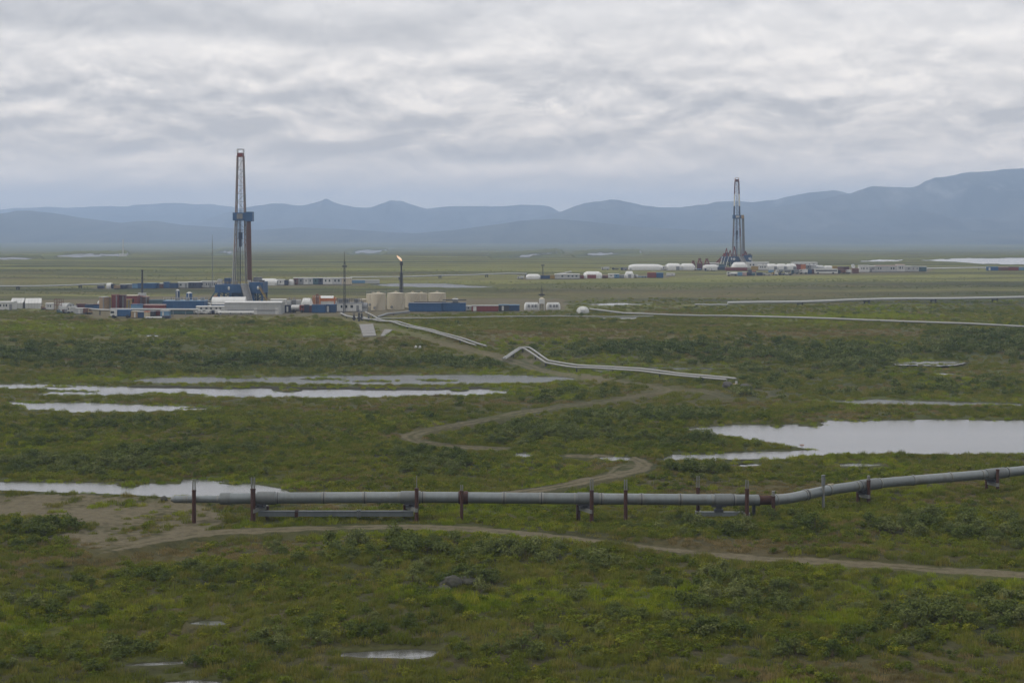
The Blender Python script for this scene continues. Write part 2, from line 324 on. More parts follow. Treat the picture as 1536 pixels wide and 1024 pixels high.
sub_sheet('gravel_pad', sel_p & (qpy < 500), GM)
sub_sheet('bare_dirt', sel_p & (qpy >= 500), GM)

# the hillside under the photographer, running down to the foot of the sheet
hy = np.linspace(-60, float(Yrow[0]), 60); hx = np.linspace(-170, 170, 90)
HX, HY = np.meshgrid(hx, hy)
HZ = np.maximum(0, 30-0.285*np.maximum(HY, 0)) + fbm(HX/20, HY/20, 3)*0.4*sstep(0, 30, Yrow[0]-HY) + zbase(HY)*0
edge = HY > Yrow[0]-0.01
HZ[edge] = ground_z(np.clip(HX[edge], XX[0].min(), XX[0].max()), HY[edge])
i2 = np.arange(HX.size).reshape(HX.shape)
me = mesh_np('hillside', np.stack([HX, HY, HZ], -1).reshape(-1, 3), np.stack([i2[:-1,:-1], i2[:-1,1:], i2[1:,1:], i2[1:,:-1]], -1).reshape(-1, 4))
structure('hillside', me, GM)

def water_material(name='water', gloss=0.70, base=(0.07, 0.07, 0.066)):
    m = bpy.data.materials.new(name); m.use_nodes = True; t = NT(m.node_tree)
    P = t.n('ShaderNodeNewGeometry').outputs['Position']
    w = t.noise(t.n('ShaderNodeMapping', Vector=P, Scale=(0.5, 1.0, 1)).outputs[0], 0.9, 5, 0.6, 0.5)
    gust = t.noise(t.n('ShaderNodeMapping', Vector=P, Scale=(0.25, 1.0, 1)).outputs[0], 0.09, 4, 0.6)
    bump = t.n('ShaderNodeBump', Strength=0.12, Distance=0.3, Height=w)
    fres = t.n('ShaderNodeFresnel', IOR=1.45, Normal=bump.outputs[0])
    dif = t.n('ShaderNodeBsdfDiffuse', Color=c3(*base))
    gl = t.n('ShaderNodeBsdfGlossy', Color=c3(gloss, gloss, gloss*1.01), Roughness=0.16, Normal=bump.outputs[0])
    t.set(gl.inputs['Roughness'], t.math('ADD', 0.10, t.math('MULTIPLY', gust, 0.22)))
    fac = t.math('ADD', t.math('MULTIPLY', fres.outputs[0], 0.75), 0.30, True)
    mx = t.n('ShaderNodeMixShader', Fac=fac, i1=dif.outputs[0], i2=gl.outputs[0])
    o = t.n('ShaderNodeOutputMaterial'); t.set(o.inputs['Surface'], mx); return m
WM = water_material(); MM = water_material('marsh', 0.40, (0.07, 0.075, 0.05))
for nm, msk, lev in POND_SHEETS:
    s = msk.ravel()[QUADS].any(1)
    if s.any(): sub_sheet(nm, s, MM if nm in ('marsh_water', 'marsh_pond', 'far_water') else WM, lev)

# ------------------------------------------------------------------ mountains: each range a real landform with foot, flank and back
def rock_material(name, lo, hi, pale):
    m = bpy.data.materials.new(name); m.use_nodes = True; t = NT(m.node_tree)
    P = t.n('ShaderNodeNewGeometry').outputs['Position']
    a = t.noise(P, 0.0016, 6, 0.62, 0.3); b = t.noise(t.n('ShaderNodeMapping', Vector=P, Scale=(2.2, 1, 0.5)).outputs[0], 0.0035, 8, 0.7)
    g = t.mix(t.ramp(a, [(0.38, 0.0), (0.62, 1.0)]), c3(*lo), c3(*hi))
    g = t.mix(t.math('MULTIPLY', t.ramp(b, [(0.50, 0.0), (0.64, 1.0)]), t.ramp(t.math('MULTIPLY', t.n('ShaderNodeSeparateXYZ', Vector=P).outputs[2], 0.0025), [(0.28, 0.05), (0.75, 0.8)])), g, c3(*pale))
    gl = t.noise(t.n('ShaderNodeMapping', Vector=P, Scale=(1.0, 0.12, 0.25)).outputs[0], 0.010, 6, 0.65, 0.5)
    g = t.mix(t.ramp(gl, [(0.48, 0.0), (0.60, 0.75)]), g, c3(lo[0]*0.45, lo[1]*0.45, lo[2]*0.45))  # gully shading painted into the rock colour as dark downslope streaks
    bs = t.n('ShaderNodeBsdfPrincipled', Base_Color=g, Roughness=0.95); bs.inputs['Specular IOR Level'].default_value = 0.1
    o = t.n('ShaderNodeOutputMaterial'); t.set(o.inputs['Surface'], bs); return m
RK = rock_material('mountain_rock', (0.016, 0.020, 0.018), (0.060, 0.060, 0.050), (0.30, 0.29, 0.28))
RG = rock_material('foothill_tundra', (0.026, 0.032, 0.024), (0.056, 0.058, 0.042), (0.10, 0.095, 0.08))
def mountain(name, ridge, Y0, front, back, m, rough=0.16, seed=0.0):
    rp = np.array(ridge, float); x0, x1 = rp[0,0], rp[-1,0]
    pc = np.arange(x0, x1+1, 4.0); tt = np.concatenate([np.linspace(-1, 0, 46), np.linspace(0.06, 1, 12)])
    C, T = np.meshgrid(pc, tt); Y = Y0+np.where(T < 0, T*front, T*back)
    X = (C-CX)/F*(Y0+(Y-Y0)*0.35)
    Hh = EYE-(np.interp(C, rp[:,0], rp[:,1])-HOR)/F*Y0                # ridge height above sea level
    foot = -12.0
    u = np.abs(T); prof = np.where(T < 0, (1-u)**1.45*0.75+0.25*(1-sstep(0, 1, u)), 1-sstep(0, 1, u))
    gul = 1-np.abs(fbm(X/420+seed, Y/900-seed, 5, 0.55))*2.2
    Hh = Hh+fbm(C/26+seed, C*0+seed, 4, 0.6)*5.0*(np.clip((Hh-40)/120, 0, 1))
    z = foot-6+(Hh-foot+6)*prof*(1-rough*(1-gul)*np.clip(u*3.0, 0.10, 1)*(1-u*0.5))
    i = np.arange(C.size).reshape(C.shape)
    me = mesh_np(name, np.stack([X, Y, z], -1).reshape(-1, 3), np.stack([i[:-1,:-1], i[:-1,1:], i[1:,1:], i[1:,:-1]], -1).reshape(-1, 4))
    return structure(name, me, m)
mountain('mountain_range', [(960,348),(1000,340),(1100,322),(1200,303),(1240,296),(1275,290),(1310,279),(1340,278),(1370,277.5),(1385,273),(1400,267),(1415,265),(1450,259),(1475,255),(1505,252),(1560,253),(1620,258),(1700,266),(1800,275),(1950,300),(2100,330),(2200,347)], 7900, 2300, 1500, RK, 0.55, 3.3)
mountain('mountain_range', [(700,349),(760,338),(800,327),(840,316),(858,310),(875,303.5),(895,301),(915,299),(935,301),(960,305),(985,308),(1020,309.5),(1045,307),(1060,306),(1075,302),(1100,301),(1130,303),(1150,300),(1165,300),(1180,295),(1200,290),(1215,287),(1235,283),(1250,281.5),(1262,284),(1275,289),(1340,300),(1450,318),(1600,348)], 8800, 2400, 1500, RK, 0.58, 8.1)
mountain('mountain_range', [(240,349),(330,322),(360,313),(385,308),(410,305),(425,304.5),(440,307.5),(455,308),(468,304),(480,299),(489,294.5),(498,299.5),(512,304.5),(530,309),(555,311.5),(570,305.5),(579,301.5),(586,298.8),(594,300.5),(603,300.8),(613,305.5),(640,313),(670,309),(700,309),(740,309),(760,306),(785,305),(810,304.5),(825,308),(840,317),(880,332),(930,349)], 10300, 2200, 1500, RK, 0.6, 14.7)
mountain('mountain_range', [(-700,348),(-500,330),(-300,324),(-100,316),(0,312.5),(60,310.5),(110,311),(150,308.5),(190,309),(220,306),(245,303.5),(270,303),(300,304.5),(340,308),(400,319),(460,333),(520,348)], 12200, 2600, 1500, RK, 0.4, 21.0)
mountain('foothill', [(-650,349),(-400,338),(-200,330),(-60,321),(0,320),(25,316),(45,315.5),(90,321),(140,329),(180,334),(205,332),(235,331),(270,337),(330,341),(430,347)], 7300, 1800, 1300, RG, 0.22, 30.0)
mountain('foothill', [(520,362),(600,352),(680,345),(740,337),(780,331),(830,328),(880,332),(960,340),(1080,347),(1250,352),(1420,361)], 6600, 1300, 1400, RG, 0.16, 41.0)
mountain('foothill', [(130,362),(220,354),(330,349),(400,344),(450,341),(520,344),(600,349),(700,354),(800,361)], 6900, 1400, 1300, RG, 0.16, 47.0)
mountain('foothill', [(1050,363),(1200,355),(1330,351),(1450,346),(1560,343),(1700,340),(1900,345),(2050,362)], 6200, 1100, 1300, RG, 0.16, 53.0)
# ------------------------------------------------------------------ sky, sun, haze
SUN_EL, SUN_AZ = R(40), R(258)       # azimuth clockwise from +Y: the sun stands behind the camera, to the left, veiled by the overcast
sun = bpy.data.lights.new('sun', 'SUN'); sun.energy = 1.5; sun.angle = R(10); sun.color = (1.0, 0.95, 0.88)
so = bpy.data.objects.new('sun', sun); COL.objects.link(so)
dirv = Vector((math.sin(SUN_AZ)*math.cos(SUN_EL), math.cos(SUN_AZ)*math.cos(SUN_EL), math.sin(SUN_EL)))
so.rotation_euler = dirv.to_track_quat('Z', 'Y').to_euler(); so.location = (0, 0, 300)
W = bpy.data.worlds.new('World'); SC.world = W; W.use_nodes = True
t = NT(W.node_tree)
sky = t.n('ShaderNodeTexSky', {'sky_type': 'NISHITA', 'sun_disc': False, 'sun_elevation': SUN_EL, 'sun_rotation': SUN_AZ})
D = t.n('ShaderNodeTexCoord').outputs['Generated']
sx = t.n('ShaderNodeSeparateXYZ', Vector=D)
az = t.math('ARCTAN2', sx.outputs[0], sx.outputs[1]); el = sx.outputs[2]
def vec(a, b, c=0.0): return t.n('ShaderNodeCombineXYZ', X=a, Y=b, Z=c).outputs[0]
def mul(a, b): return t.math('MULTIPLY', a, b)
def add(a, b): return t.math('ADD', a, b)
def sub(a, b): return t.math('SUBTRACT', a, b)
el2 = t.math('POWER', t.math('MAXIMUM', el, 0.0), 0.75)
wobA = t.noise(vec(mul(az, 5.0), mul(el2, 16.0), 3.1), 1.0, 5, 0.55)
elw = add(el, mul(sub(wobA, 0.5), 0.040))
base = t.ramp(mul(elw, 5.0), [(0.0, 0.60), (0.12, 0.62), (0.215, 0.56), (0.30, 0.47), (0.37, 0.50), (0.45, 0.58), (0.53, 0.62), (0.62, 0.56), (0.71, 0.56), (1.0, 0.62)])
st = t.noise(vec(mul(az, 7.0), mul(el2, 52.0), 0.7), 1.0, 6, 0.6, 0.6)             # long stratus streaks
wide = t.noise(vec(mul(az, 4.2), mul(el2, 9.0), 6.6), 1.0, 4, 0.5)
def puff(dz): return t.noise(vec(mul(az, 17.0), mul(add(el2, dz), 28.0), 9.4), 1.0, 9, 0.60, 0.3)
pa = puff(0.0); pb = puff(0.012)
cover = t.ramp(pa, [(0.46, 0.0), (0.58, 1.0)])
lit = t.math('MULTIPLY', sub(pa, pb), 2.6)
band = t.ramp(mul(elw, 5.0), [(0.10, 0.15), (0.24, 0.7), (0.36, 1.0), (0.52, 0.55), (0.66, 0.35), (1.0, 0.5)])
v = add(base, mul(sub(st, 0.5), 0.36))
v = add(v, mul(sub(wide, 0.5), 0.75))
v = add(v, mul(mul(lit, band), 1.45))
azw = add(az, mul(sub(wide, 0.5), 0.10)); elb = add(elw, mul(sub(pa, 0.5), 0.012))
for ppx, ppy, sa, se, amp in ((200,50,.20,.013,-.34),(480,78,.13,.007,.24),(60,118,.06,.008,.24),(110,155,.05,.010,-.26),(300,208,.20,.012,-.24),(720,226,.12,.006,-.16),(1050,40,.12,.014,.20),(740,156,.035,.005,.16),(840,138,.02,.005,.14),(620,165,.02,.004,.14),(1330,124,.05,.006,.22),(1210,132,.02,.004,.14),(1340,162,.10,.006,-.20),(1000,190,.10,.006,-.12),(1100,252,.20,.006,.16),(330,248,.18,.005,.12),(1500,10,.06,.010,-.16)):
    a_ = mul(sub(azw, (ppx-CX)/F), 1/sa); b_ = mul(sub(elb, (HOR-ppy)/F), 1/se)
    v = add(v, mul(t.math('EXPONENT', mul(add(mul(a_, a_), mul(b_, b_)), -0.8)), amp*1.1))
v = add(v, mul(mul(sub(cover, 0.5), band), -0.10))
v = t.math('MINIMUM', t.math('MAXIMUM', v, 0.0), 1.0)
cl = t.ramp(v, [(0.0, (0.350, 0.358, 0.382)), (0.45, (0.480, 0.485, 0.502)), (0.75, (0.590, 0.590, 0.600)), (1.0, (0.690, 0.685, 0.685))])
# overcast vault brightens overhead
zen = add(1.0, mul(t.ramp(el, [(0.15, 0.0), (0.6, 1.0)]), 0.6))
cl = t.mix(1.0, cl, t.n('ShaderNodeCombineColor', Red=zen, Green=zen, Blue=zen).outputs[0], 'MULTIPLY')
warm = t.ramp(mul(el, 5.0), [(0.0, (1.60, 1.31, 1.00)), (0.4, (1.20, 1.09, 0.97)), (0.75, (1.05, 1.01, 0.965)), (1.0, (1.02, 1.0, 0.97))])
cl = t.mix(1.0, cl, warm, 'MULTIPLY')
skyc = t.mix(1.0, sky.outputs[0], c3(0.09, 0.09, 0.09), 'MULTIPLY')
allc = t.mix(0.94, skyc, cl)
bg = t.n('ShaderNodeBackground', Color=allc, Strength=1.48)
t.set(t.n('ShaderNodeOutputWorld').inputs['Surface'], bg)
W.cycles.sampling_method = 'MANUAL'; W.cycles.sample_map_resolution = 512

HAZE = 1.5e-4
bm = bmesh.new(); bmesh.ops.create_cube(bm, size=1)
for vv in bm.verts: vv.co = ((vv.co.x)*26000, 7300+vv.co.y*15400, -34+(vv.co.z+0.5)*394)
me = bpy.data.meshes.new('haze'); bm.to_mesh(me); bm.free()
hz = bpy.data.objects.new('haze', me); COL.objects.link(hz); hz['kind'] = 'stuff'; hz.display_type = 'WIRE'
m = bpy.data.materials.new('haze_air'); m.use_nodes = True; t2 = NT(m.node_tree)
pv = t2.n('ShaderNodeVolumePrincipled', Color=c3(0.54, 0.72, 1.0), Density=HAZE, Anisotropy=0.15)
t2.set(t2.n('ShaderNodeOutputMaterial').inputs['Volume'], pv.outputs[0]); me.materials.append(m)
# ------------------------------------------------------------------ ground cover: tufts and shrubs nobody could count
def leaf_material(name, ca, cb, cc, rough=0.8):
    m = bpy.data.materials.new(name); m.use_nodes = True; t = NT(m.node_tree)
    P = t.n('ShaderNodeNewGeometry').outputs['Position']
    rnd = t.n('ShaderNodeObjectInfo').outputs['Random']
    n = t.noise(P, 0.06, 5, 0.65); n2 = t.noise(P, 2.5, 3, 0.6)
    g = t.mix(t.ramp(n, [(0.36, 0.0), (0.62, 1.0)]), c3(*ca), c3(*cb))
    g = t.mix(t.ramp(rnd, [(0.55, 0.0), (1.0, 0.9)]), g, c3(*cc))
    g = t.mix(t.ramp(n2, [(0.35, 0.45), (0.6, 0.0)]), g, c3(*[c*0.45 for c in ca]))
    d = t.n('ShaderNodeBsdfDiffuse', Color=g); tr = t.n('ShaderNodeBsdfTranslucent', Color=g)
    mx = t.n('ShaderNodeMixShader', Fac=0.28, i1=d.outputs[0], i2=tr.outputs[0])
    t.set(t.n('ShaderNodeOutputMaterial').inputs['Surface'], mx); return m
WILLOW = leaf_material('willow_leaf', (0.066, 0.090, 0.022), (0.116, 0.138, 0.040), (0.175, 0.190, 0.070))
BIRCH = leaf_material('birch_leaf', (0.075, 0.102, 0.014), (0.140, 0.165, 0.020), (0.205, 0.205, 0.026))
SEDGE = leaf_material('sedge_blade', (0.100, 0.118, 0.018), (0.165, 0.178, 0.030), (0.225, 0.190, 0.055))
LIME = leaf_material('lime_sedge', (0.130, 0.178, 0.012), (0.205, 0.245, 0.018), (0.270, 0.265, 0.030))
DRY = leaf_material('dry_sedge', (0.135, 0.112, 0.045), (0.205, 0.160, 0.068), (0.265, 0.205, 0.095))
STEM = mat('shrub_stem', (0.09, 0.065, 0.045), 0.9)
def leaf_cloud(rng, clumps, n, size, stems=True):
    """a shrub: leaf-sized quads gathered in clumps, some twigs"""
    V = []; Fq = []
    per = n//len(clumps)
    for (cx, cy, cz, r) in clumps:
        d = rng.normal(size=(per, 3)); d /= np.linalg.norm(d, axis=1)[:,None]
        rad = r*rng.uniform(0.35, 1.05, per)**0.6
        p = np.array([cx, cy, cz])+d*rad[:,None]*np.array([1, 1, 0.8])
        p[:,2] = np.abs(p[:,2])+0.03
        nrm = d*0.7+rng.normal(size=(per, 3))*0.6+np.array([0, 0, 0.5]); nrm /= np.linalg.norm(nrm, axis=1)[:,None]
        a = np.cross(nrm, rng.normal(size=(per, 3))); a /= np.linalg.norm(a, axis=1)[:,None]; b = np.cross(nrm, a)
        s = size*rng.uniform(0.6, 1.4, per)[:,None]
        k = len(V)*0+sum(len(v) for v in V)
        q = np.stack([p-a*s, p-b*s*0.55, p+a*s, p+b*s*0.55], 1).reshape(-1, 3)
        V.append(q); Fq.append(np.arange(k, k+per*4).reshape(-1, 4))
    nl = sum(len(f) for f in Fq)
    if stems:
        for (cx, cy, cz, r) in clumps:
            k = sum(len(v) for v in V); w = 0.025
            q = np.array([(-w+cx*0.2, cy*0.2, 0), (w+cx*0.2, cy*0.2, 0), (cx+w*0.4, cy, cz), (cx-w*0.4, cy, cz)])
            V.append(q); Fq.append(np.arange(k, k+4).reshape(1, 4))
    V = np.concatenate(V); Fq = np.concatenate(Fq); return V, Fq, nl
def proto(name, V, Fq, nl, m, stem=STEM):
    me = mesh_np(name, V, Fq, False); me.materials.append(m); me.materials.append(stem)
    mi = np.zeros(len(Fq), np.int32); mi[nl:] = 1; me.polygons.foreach_set('material_index', mi)
    return bpy.data.objects.new(name, me)
def tuft(rng, n, rad, h, w):
    ang = rng.uniform(0, 2*PI, n); r = rad*np.sqrt(rng.uniform(0, 1, n)); x = r*np.cos(ang); y = r*np.sin(ang)
    th = rng.uniform(0, 2*PI, n); lean = rng.uniform(0.1, 0.6, n); hh = h*rng.uniform(0.5, 1.25, n)*(1-0.45*(r/rad)**2)
    lx = np.cos(th)*lean*hh; ly = np.sin(th)*lean*hh; wx = -np.sin(th)*w; wy = np.cos(th)*w
    z0 = np.full(n, -0.05)
    q = np.stack([np.stack([x-wx, y-wy, z0], 1), np.stack([x+wx, y+wy, z0], 1), np.stack([x+lx+wx*0.3, y+ly+wy*0.3, hh], 1), np.stack([x+lx-wx*0.3, y+ly-wy*0.3, hh], 1)], 1).reshape(-1, 3)
    return q, np.arange(n*4).reshape(-1, 4), n
def protos(cname, makers):
    c = bpy.data.collections.new(cname)
    for o in makers: c.objects.link(o)
    return c
def clumpset(rng, k, R_, h, r):
    out = []
    for i in range(k):
        a = rng.uniform(0, 2*PI); d = R_*math.sqrt(rng.uniform(0, 1)); out.append((d*math.cos(a), d*math.sin(a), h*rng.uniform(0.35, 0.9)*(1-0.4*(d/R_)**2), r*rng.uniform(0.7, 1.25)))
    return out
rg = np.random.default_rng(3)
C_TUFT = protos('sedge_kinds', [proto('sedge', *tuft(rg, 110, 0.62, hh, 0.022), SEDGE) for hh in (0.30, 0.42, 0.55, 0.36)])
C_LIME = protos('lime_sedge_kinds', [proto('lime_tuft', *tuft(rg, 110, 0.62, hh, 0.024), LIME) for hh in (0.28, 0.38, 0.48)])
C_DRY = protos('dry_sedge_kinds', [proto('dry_tuft', *tuft(rg, 100, 0.62, hh, 0.022), DRY) for hh in (0.22, 0.30, 0.40)])
C_LOW = protos('dwarf_birch_kinds', [proto('dwarf_birch', *leaf_cloud(rg, clumpset(rg, 6, 0.55, 0.5, 0.26), 190, 0.075), BIRCH) for _ in range(5)])
C_WIL = protos('willow_kinds', [proto('willow', *leaf_cloud(rg, clumpset(rg, 9, 0.95, 1.35, 0.42), 480, 0.10), WILLOW) for _ in range(6)])
C_FAR = protos('far_willow_kinds', [proto('far_willow', *leaf_cloud(rg, clumpset(rg, 8, 1.5, 1.5, 0.65), 210, 0.24), WILLOW) for _ in range(5)])
def scatter(name, X, Y, sc, coll, nkind, sink=0.03, label=None):
    n = len(X); Zs = ground_z(X, Y)-sink
    me = bpy.data.meshes.new(name); me.vertices.add(n)
    me.vertices.foreach_set('co', np.stack([X, Y, Zs], -1).astype(np.float32).ravel())
    for an, ty, v in (('size', 'FLOAT', sc), ('turn', 'FLOAT', RNG.uniform(0, 2*PI, n)), ('pick', 'INT', RNG.integers(0, nkind, n))):
        at = me.attributes.new(an, ty, 'POINT'); at.data.foreach_set('value', v.astype(np.float32 if ty == 'FLOAT' else np.int32))
    o = bpy.data.objects.new(name, me); COL.objects.link(o); o['kind'] = 'stuff'
    if label: o['label'] = label
    g = bpy.data.node_groups.new(name, 'GeometryNodeTree')
    g.interface.new_socket('Geometry', in_out='INPUT', socket_type='NodeSocketGeometry'); g.interface.new_socket('Geometry', in_out='OUTPUT', socket_type='NodeSocketGeometry')
    N = g.nodes; L = g.links
    gi = N.new('NodeGroupInput'); go = N.new('NodeGroupOutput'); ip = N.new('GeometryNodeInstanceOnPoints'); ci = N.new('GeometryNodeCollectionInfo')
    ci.inputs[0].default_value = coll; ci.inputs[1].default_value = True; ci.inputs[2].default_value = True
    def na(nm, ty):
        a = N.new('GeometryNodeInputNamedAttribute'); a.data_type = ty; a.inputs[0].default_value = nm; return a.outputs[0]
    cx = N.new('ShaderNodeCombineXYZ'); L.new(na('turn', 'FLOAT'), cx.inputs[2])
    e2r = N.new('FunctionNodeEulerToRotation'); L.new(cx.outputs[0], e2r.inputs[0])
    L.new(gi.outputs[0], ip.inputs['Points']); L.new(ci.outputs[0], ip.inputs['Instance']); ip.inputs['Pick Instance'].default_value = True
    L.new(na('pick', 'INT'), ip.inputs['Instance Index']); L.new(e2r.outputs[0], ip.inputs['Rotation'])
    cs = N.new('ShaderNodeCombineXYZ'); s = na('size', 'FLOAT')
    for k in range(3): L.new(s, cs.inputs[k])
    L.new(cs.outputs[0], ip.inputs['Scale']); L.new(ip.outputs[0], go.inputs[0])
    md = o.modifiers.new('scatter', 'NODES'); md.node_group = g
    return o
def cand(n, y0, y1, mx=230):
    """candidate plan positions, even over the ground between two distances, inside the view and a margin"""
    Y = np.sqrt(RNG.uniform(y0*y0, y1*y1, n)); px = RNG.uniform(-mx, 1536+mx, n); return (px-CX)/F*Y, Y
def where(X, Y):
    return {k: field(A, X, Y) for k, A in (('dirt', dirt), ('thick', thick), ('bright', bright), ('tan', tan), ('pond', pond_d), ('pad', fl))}
def sight(X, Y, h, pc, rc):
    """true where a plant of height h neither stands on nor hides water or a track"""
    ok = np.ones(len(X), bool)
    for dy in (0.0, h*1.5, h*3.2, h*5.2, -h*1.6): ok &= (field(pond_d, X, Y+dy) > pc*(1 if dy == 0 else 0.3)) & (field(roadc, X, Y+dy) > rc*(1 if dy == 0 else 0.5))
    return ok
def pick(X, Y, prob, f, clear=0.6, h=0.4, rc=0.2):
    ok = (RNG.uniform(size=len(X)) < prob) & sight(X, Y, h, clear, rc)
    return X[ok], Y[ok], ok
area = lambda a, b: 0.5*(1536+460)/F*(b*b-a*a)
# sedge tufts near and middle
X, Y = cand(int(area(104, 270)*1.5), 104, 270); f = where(X, Y); nz = fbm(X/9, Y/9, 4)
X, Y, k = pick(X, Y, (0.85+0.4*nz)*(1-np.clip(f['dirt']*1.5, 0, 1))*(1-0.35*f['tan']), f, 1.0, 0.35, 0.1)
lm = f['bright'][k]*0.9+sstep(0.15, 0.5, fbm(X/16+40, Y/16, 4))*0.7 > RNG.uniform(0.15, 0.9, len(X)); sz = RNG.uniform(0.6, 1.35, len(X))*(1-0.3*f['tan'][k])
dm = ~lm & (f['tan'][k]*1.1+sstep(0.12, 0.5, fbm(X/26-30, Y/12, 4))*0.75 > RNG.uniform(0.2, 0.95, len(X))); om = ~lm & ~dm
scatter('sedge_tufts', X[om], Y[om], sz[om], C_TUFT, 4); scatter('lime_sedge_tufts', X[lm], Y[lm], sz[lm], C_LIME, 3); scatter('dry_sedge_tufts', X[dm], Y[dm], sz[dm], C_DRY, 3)
X, Y = cand(int(area(270, 640)*0.62), 270, 640); f = where(X, Y); nz = fbm(X/14, Y/14, 4)
X, Y, k = pick(X, Y, (0.8+0.5*nz)*(1-np.clip(f['dirt']*1.6, 0, 1))*(1-f['pad'])*(1-0.9*sstep(470, 640, Y)), f, 0.8, 0.45, 0.3)
lm = f['bright'][k]*0.9+sstep(0.15, 0.5, fbm(X/30+40, Y/30, 4))*0.6 > RNG.uniform(0.15, 0.9, len(X)); sz = RNG.uniform(0.8, 1.6, len(X))
dm = ~lm & (f['tan'][k]*1.1+sstep(0.12, 0.5, fbm(X/26-30, Y/12, 4))*0.75 > RNG.uniform(0.2, 0.95, len(X))); om = ~lm & ~dm
scatter('sedge_tufts', X[om], Y[om], sz[om], C_TUFT, 4); scatter('lime_sedge_tufts', X[lm], Y[lm], sz[lm], C_LIME, 3); scatter('dry_sedge_tufts', X[dm], Y[dm], sz[dm], C_DRY, 3)
# dwarf birch
X, Y = cand(int(area(104, 300)*0.95), 104, 300); f = where(X, Y); nz = fbm(X/7, Y/7, 4)
X, Y, k = pick(X, Y, (0.12+1.0*sstep(0.0, 0.45, nz)+0.7*f['thick'])*(1-np.clip(f['dirt']*2, 0, 1))*(1-0.6*f['bright'])*(1-0.75*f['tan']), f, 2.0, 0.7, 0.7)
scatter('dwarf_birch_cover', X, Y, RNG.uniform(0.5, 1.35, len(X)), C_LOW, 5)
# willow thickets
X, Y = cand(int(area(104, 300)*0.60), 104, 300); f = where(X, Y); nz = fbm(X/12+7, Y/12, 4)
dens = np.clip(sstep(0.34, 0.6, nz)*0.25+f['thick']*sstep(-0.45, 0.2, nz)*1.2, 0, 1)
X, Y, k = pick(X, Y, dens*(1-np.clip(f['dirt']*2.5, 0, 1))*(1-0.7*f['bright'])*(1-0.85*f['tan']), f, 3.0, 1.5, 1.3)
scatter('willow_thicket', X, Y, RNG.uniform(0.35, 1.15, len(X))**1.5*(0.62+0.7*f['thick'][k]), C_WIL, 6)
X, Y = cand(int(area(280, 620)*0.20), 280, 620); f = where(X, Y); nz = fbm(X/22+7, Y/22, 4)
dens = np.clip(sstep(0.28, 0.55, nz)*0.25+f['thick']*sstep(-0.5, 0.2, nz)*1.2, 0, 1)
X, Y, k = pick(X, Y, dens*(1-np.clip(f['dirt']*2.5, 0, 1))*(1-f['pad'])*(1-0.7*f['bright']), f, 1.8, 1.8, 1.5)
scatter('willow_thicket', X, Y, RNG.uniform(0.5, 1.2, len(X))*(0.6+0.5*f['thick'][k]), C_FAR, 5)
X, Y = cand(int(area(520, 1000)*0.16), 520, 1000); f = where(X, Y); nz = fbm(X/170+7, Y/34, 5, 0.6)
X, Y, k = pick(X, Y, sstep(0.02, 0.4, nz)*sstep(520, 620, Y)*(1-np.clip(f['dirt']*2.5, 0, 1))*(1-f['pad']), f, 0.6, 0.5, 0.5)
scatter('far_scrub', X, Y, RNG.uniform(0.08, 0.20, len(X)), C_FAR, 5)
# sedge standing in the shallows along the shores
X, Y = cand(int(area(150, 430)*1.6), 150, 430); f = where(X, Y)
ok = (f['pond'] > -1.6) & (f['pond'] < 1.2) & (RNG.uniform(size=len(X)) < 0.10+0.5*sstep(0.0, 0.5, fbm(X/7, Y/7, 3))*(f['pond'] > -1.1)) & (f['dirt'] < 0.3)
scatter('shore_sedge', X[ok], Y[ok], RNG.uniform(0.5, 1.1, ok.sum()), C_LIME, 3)
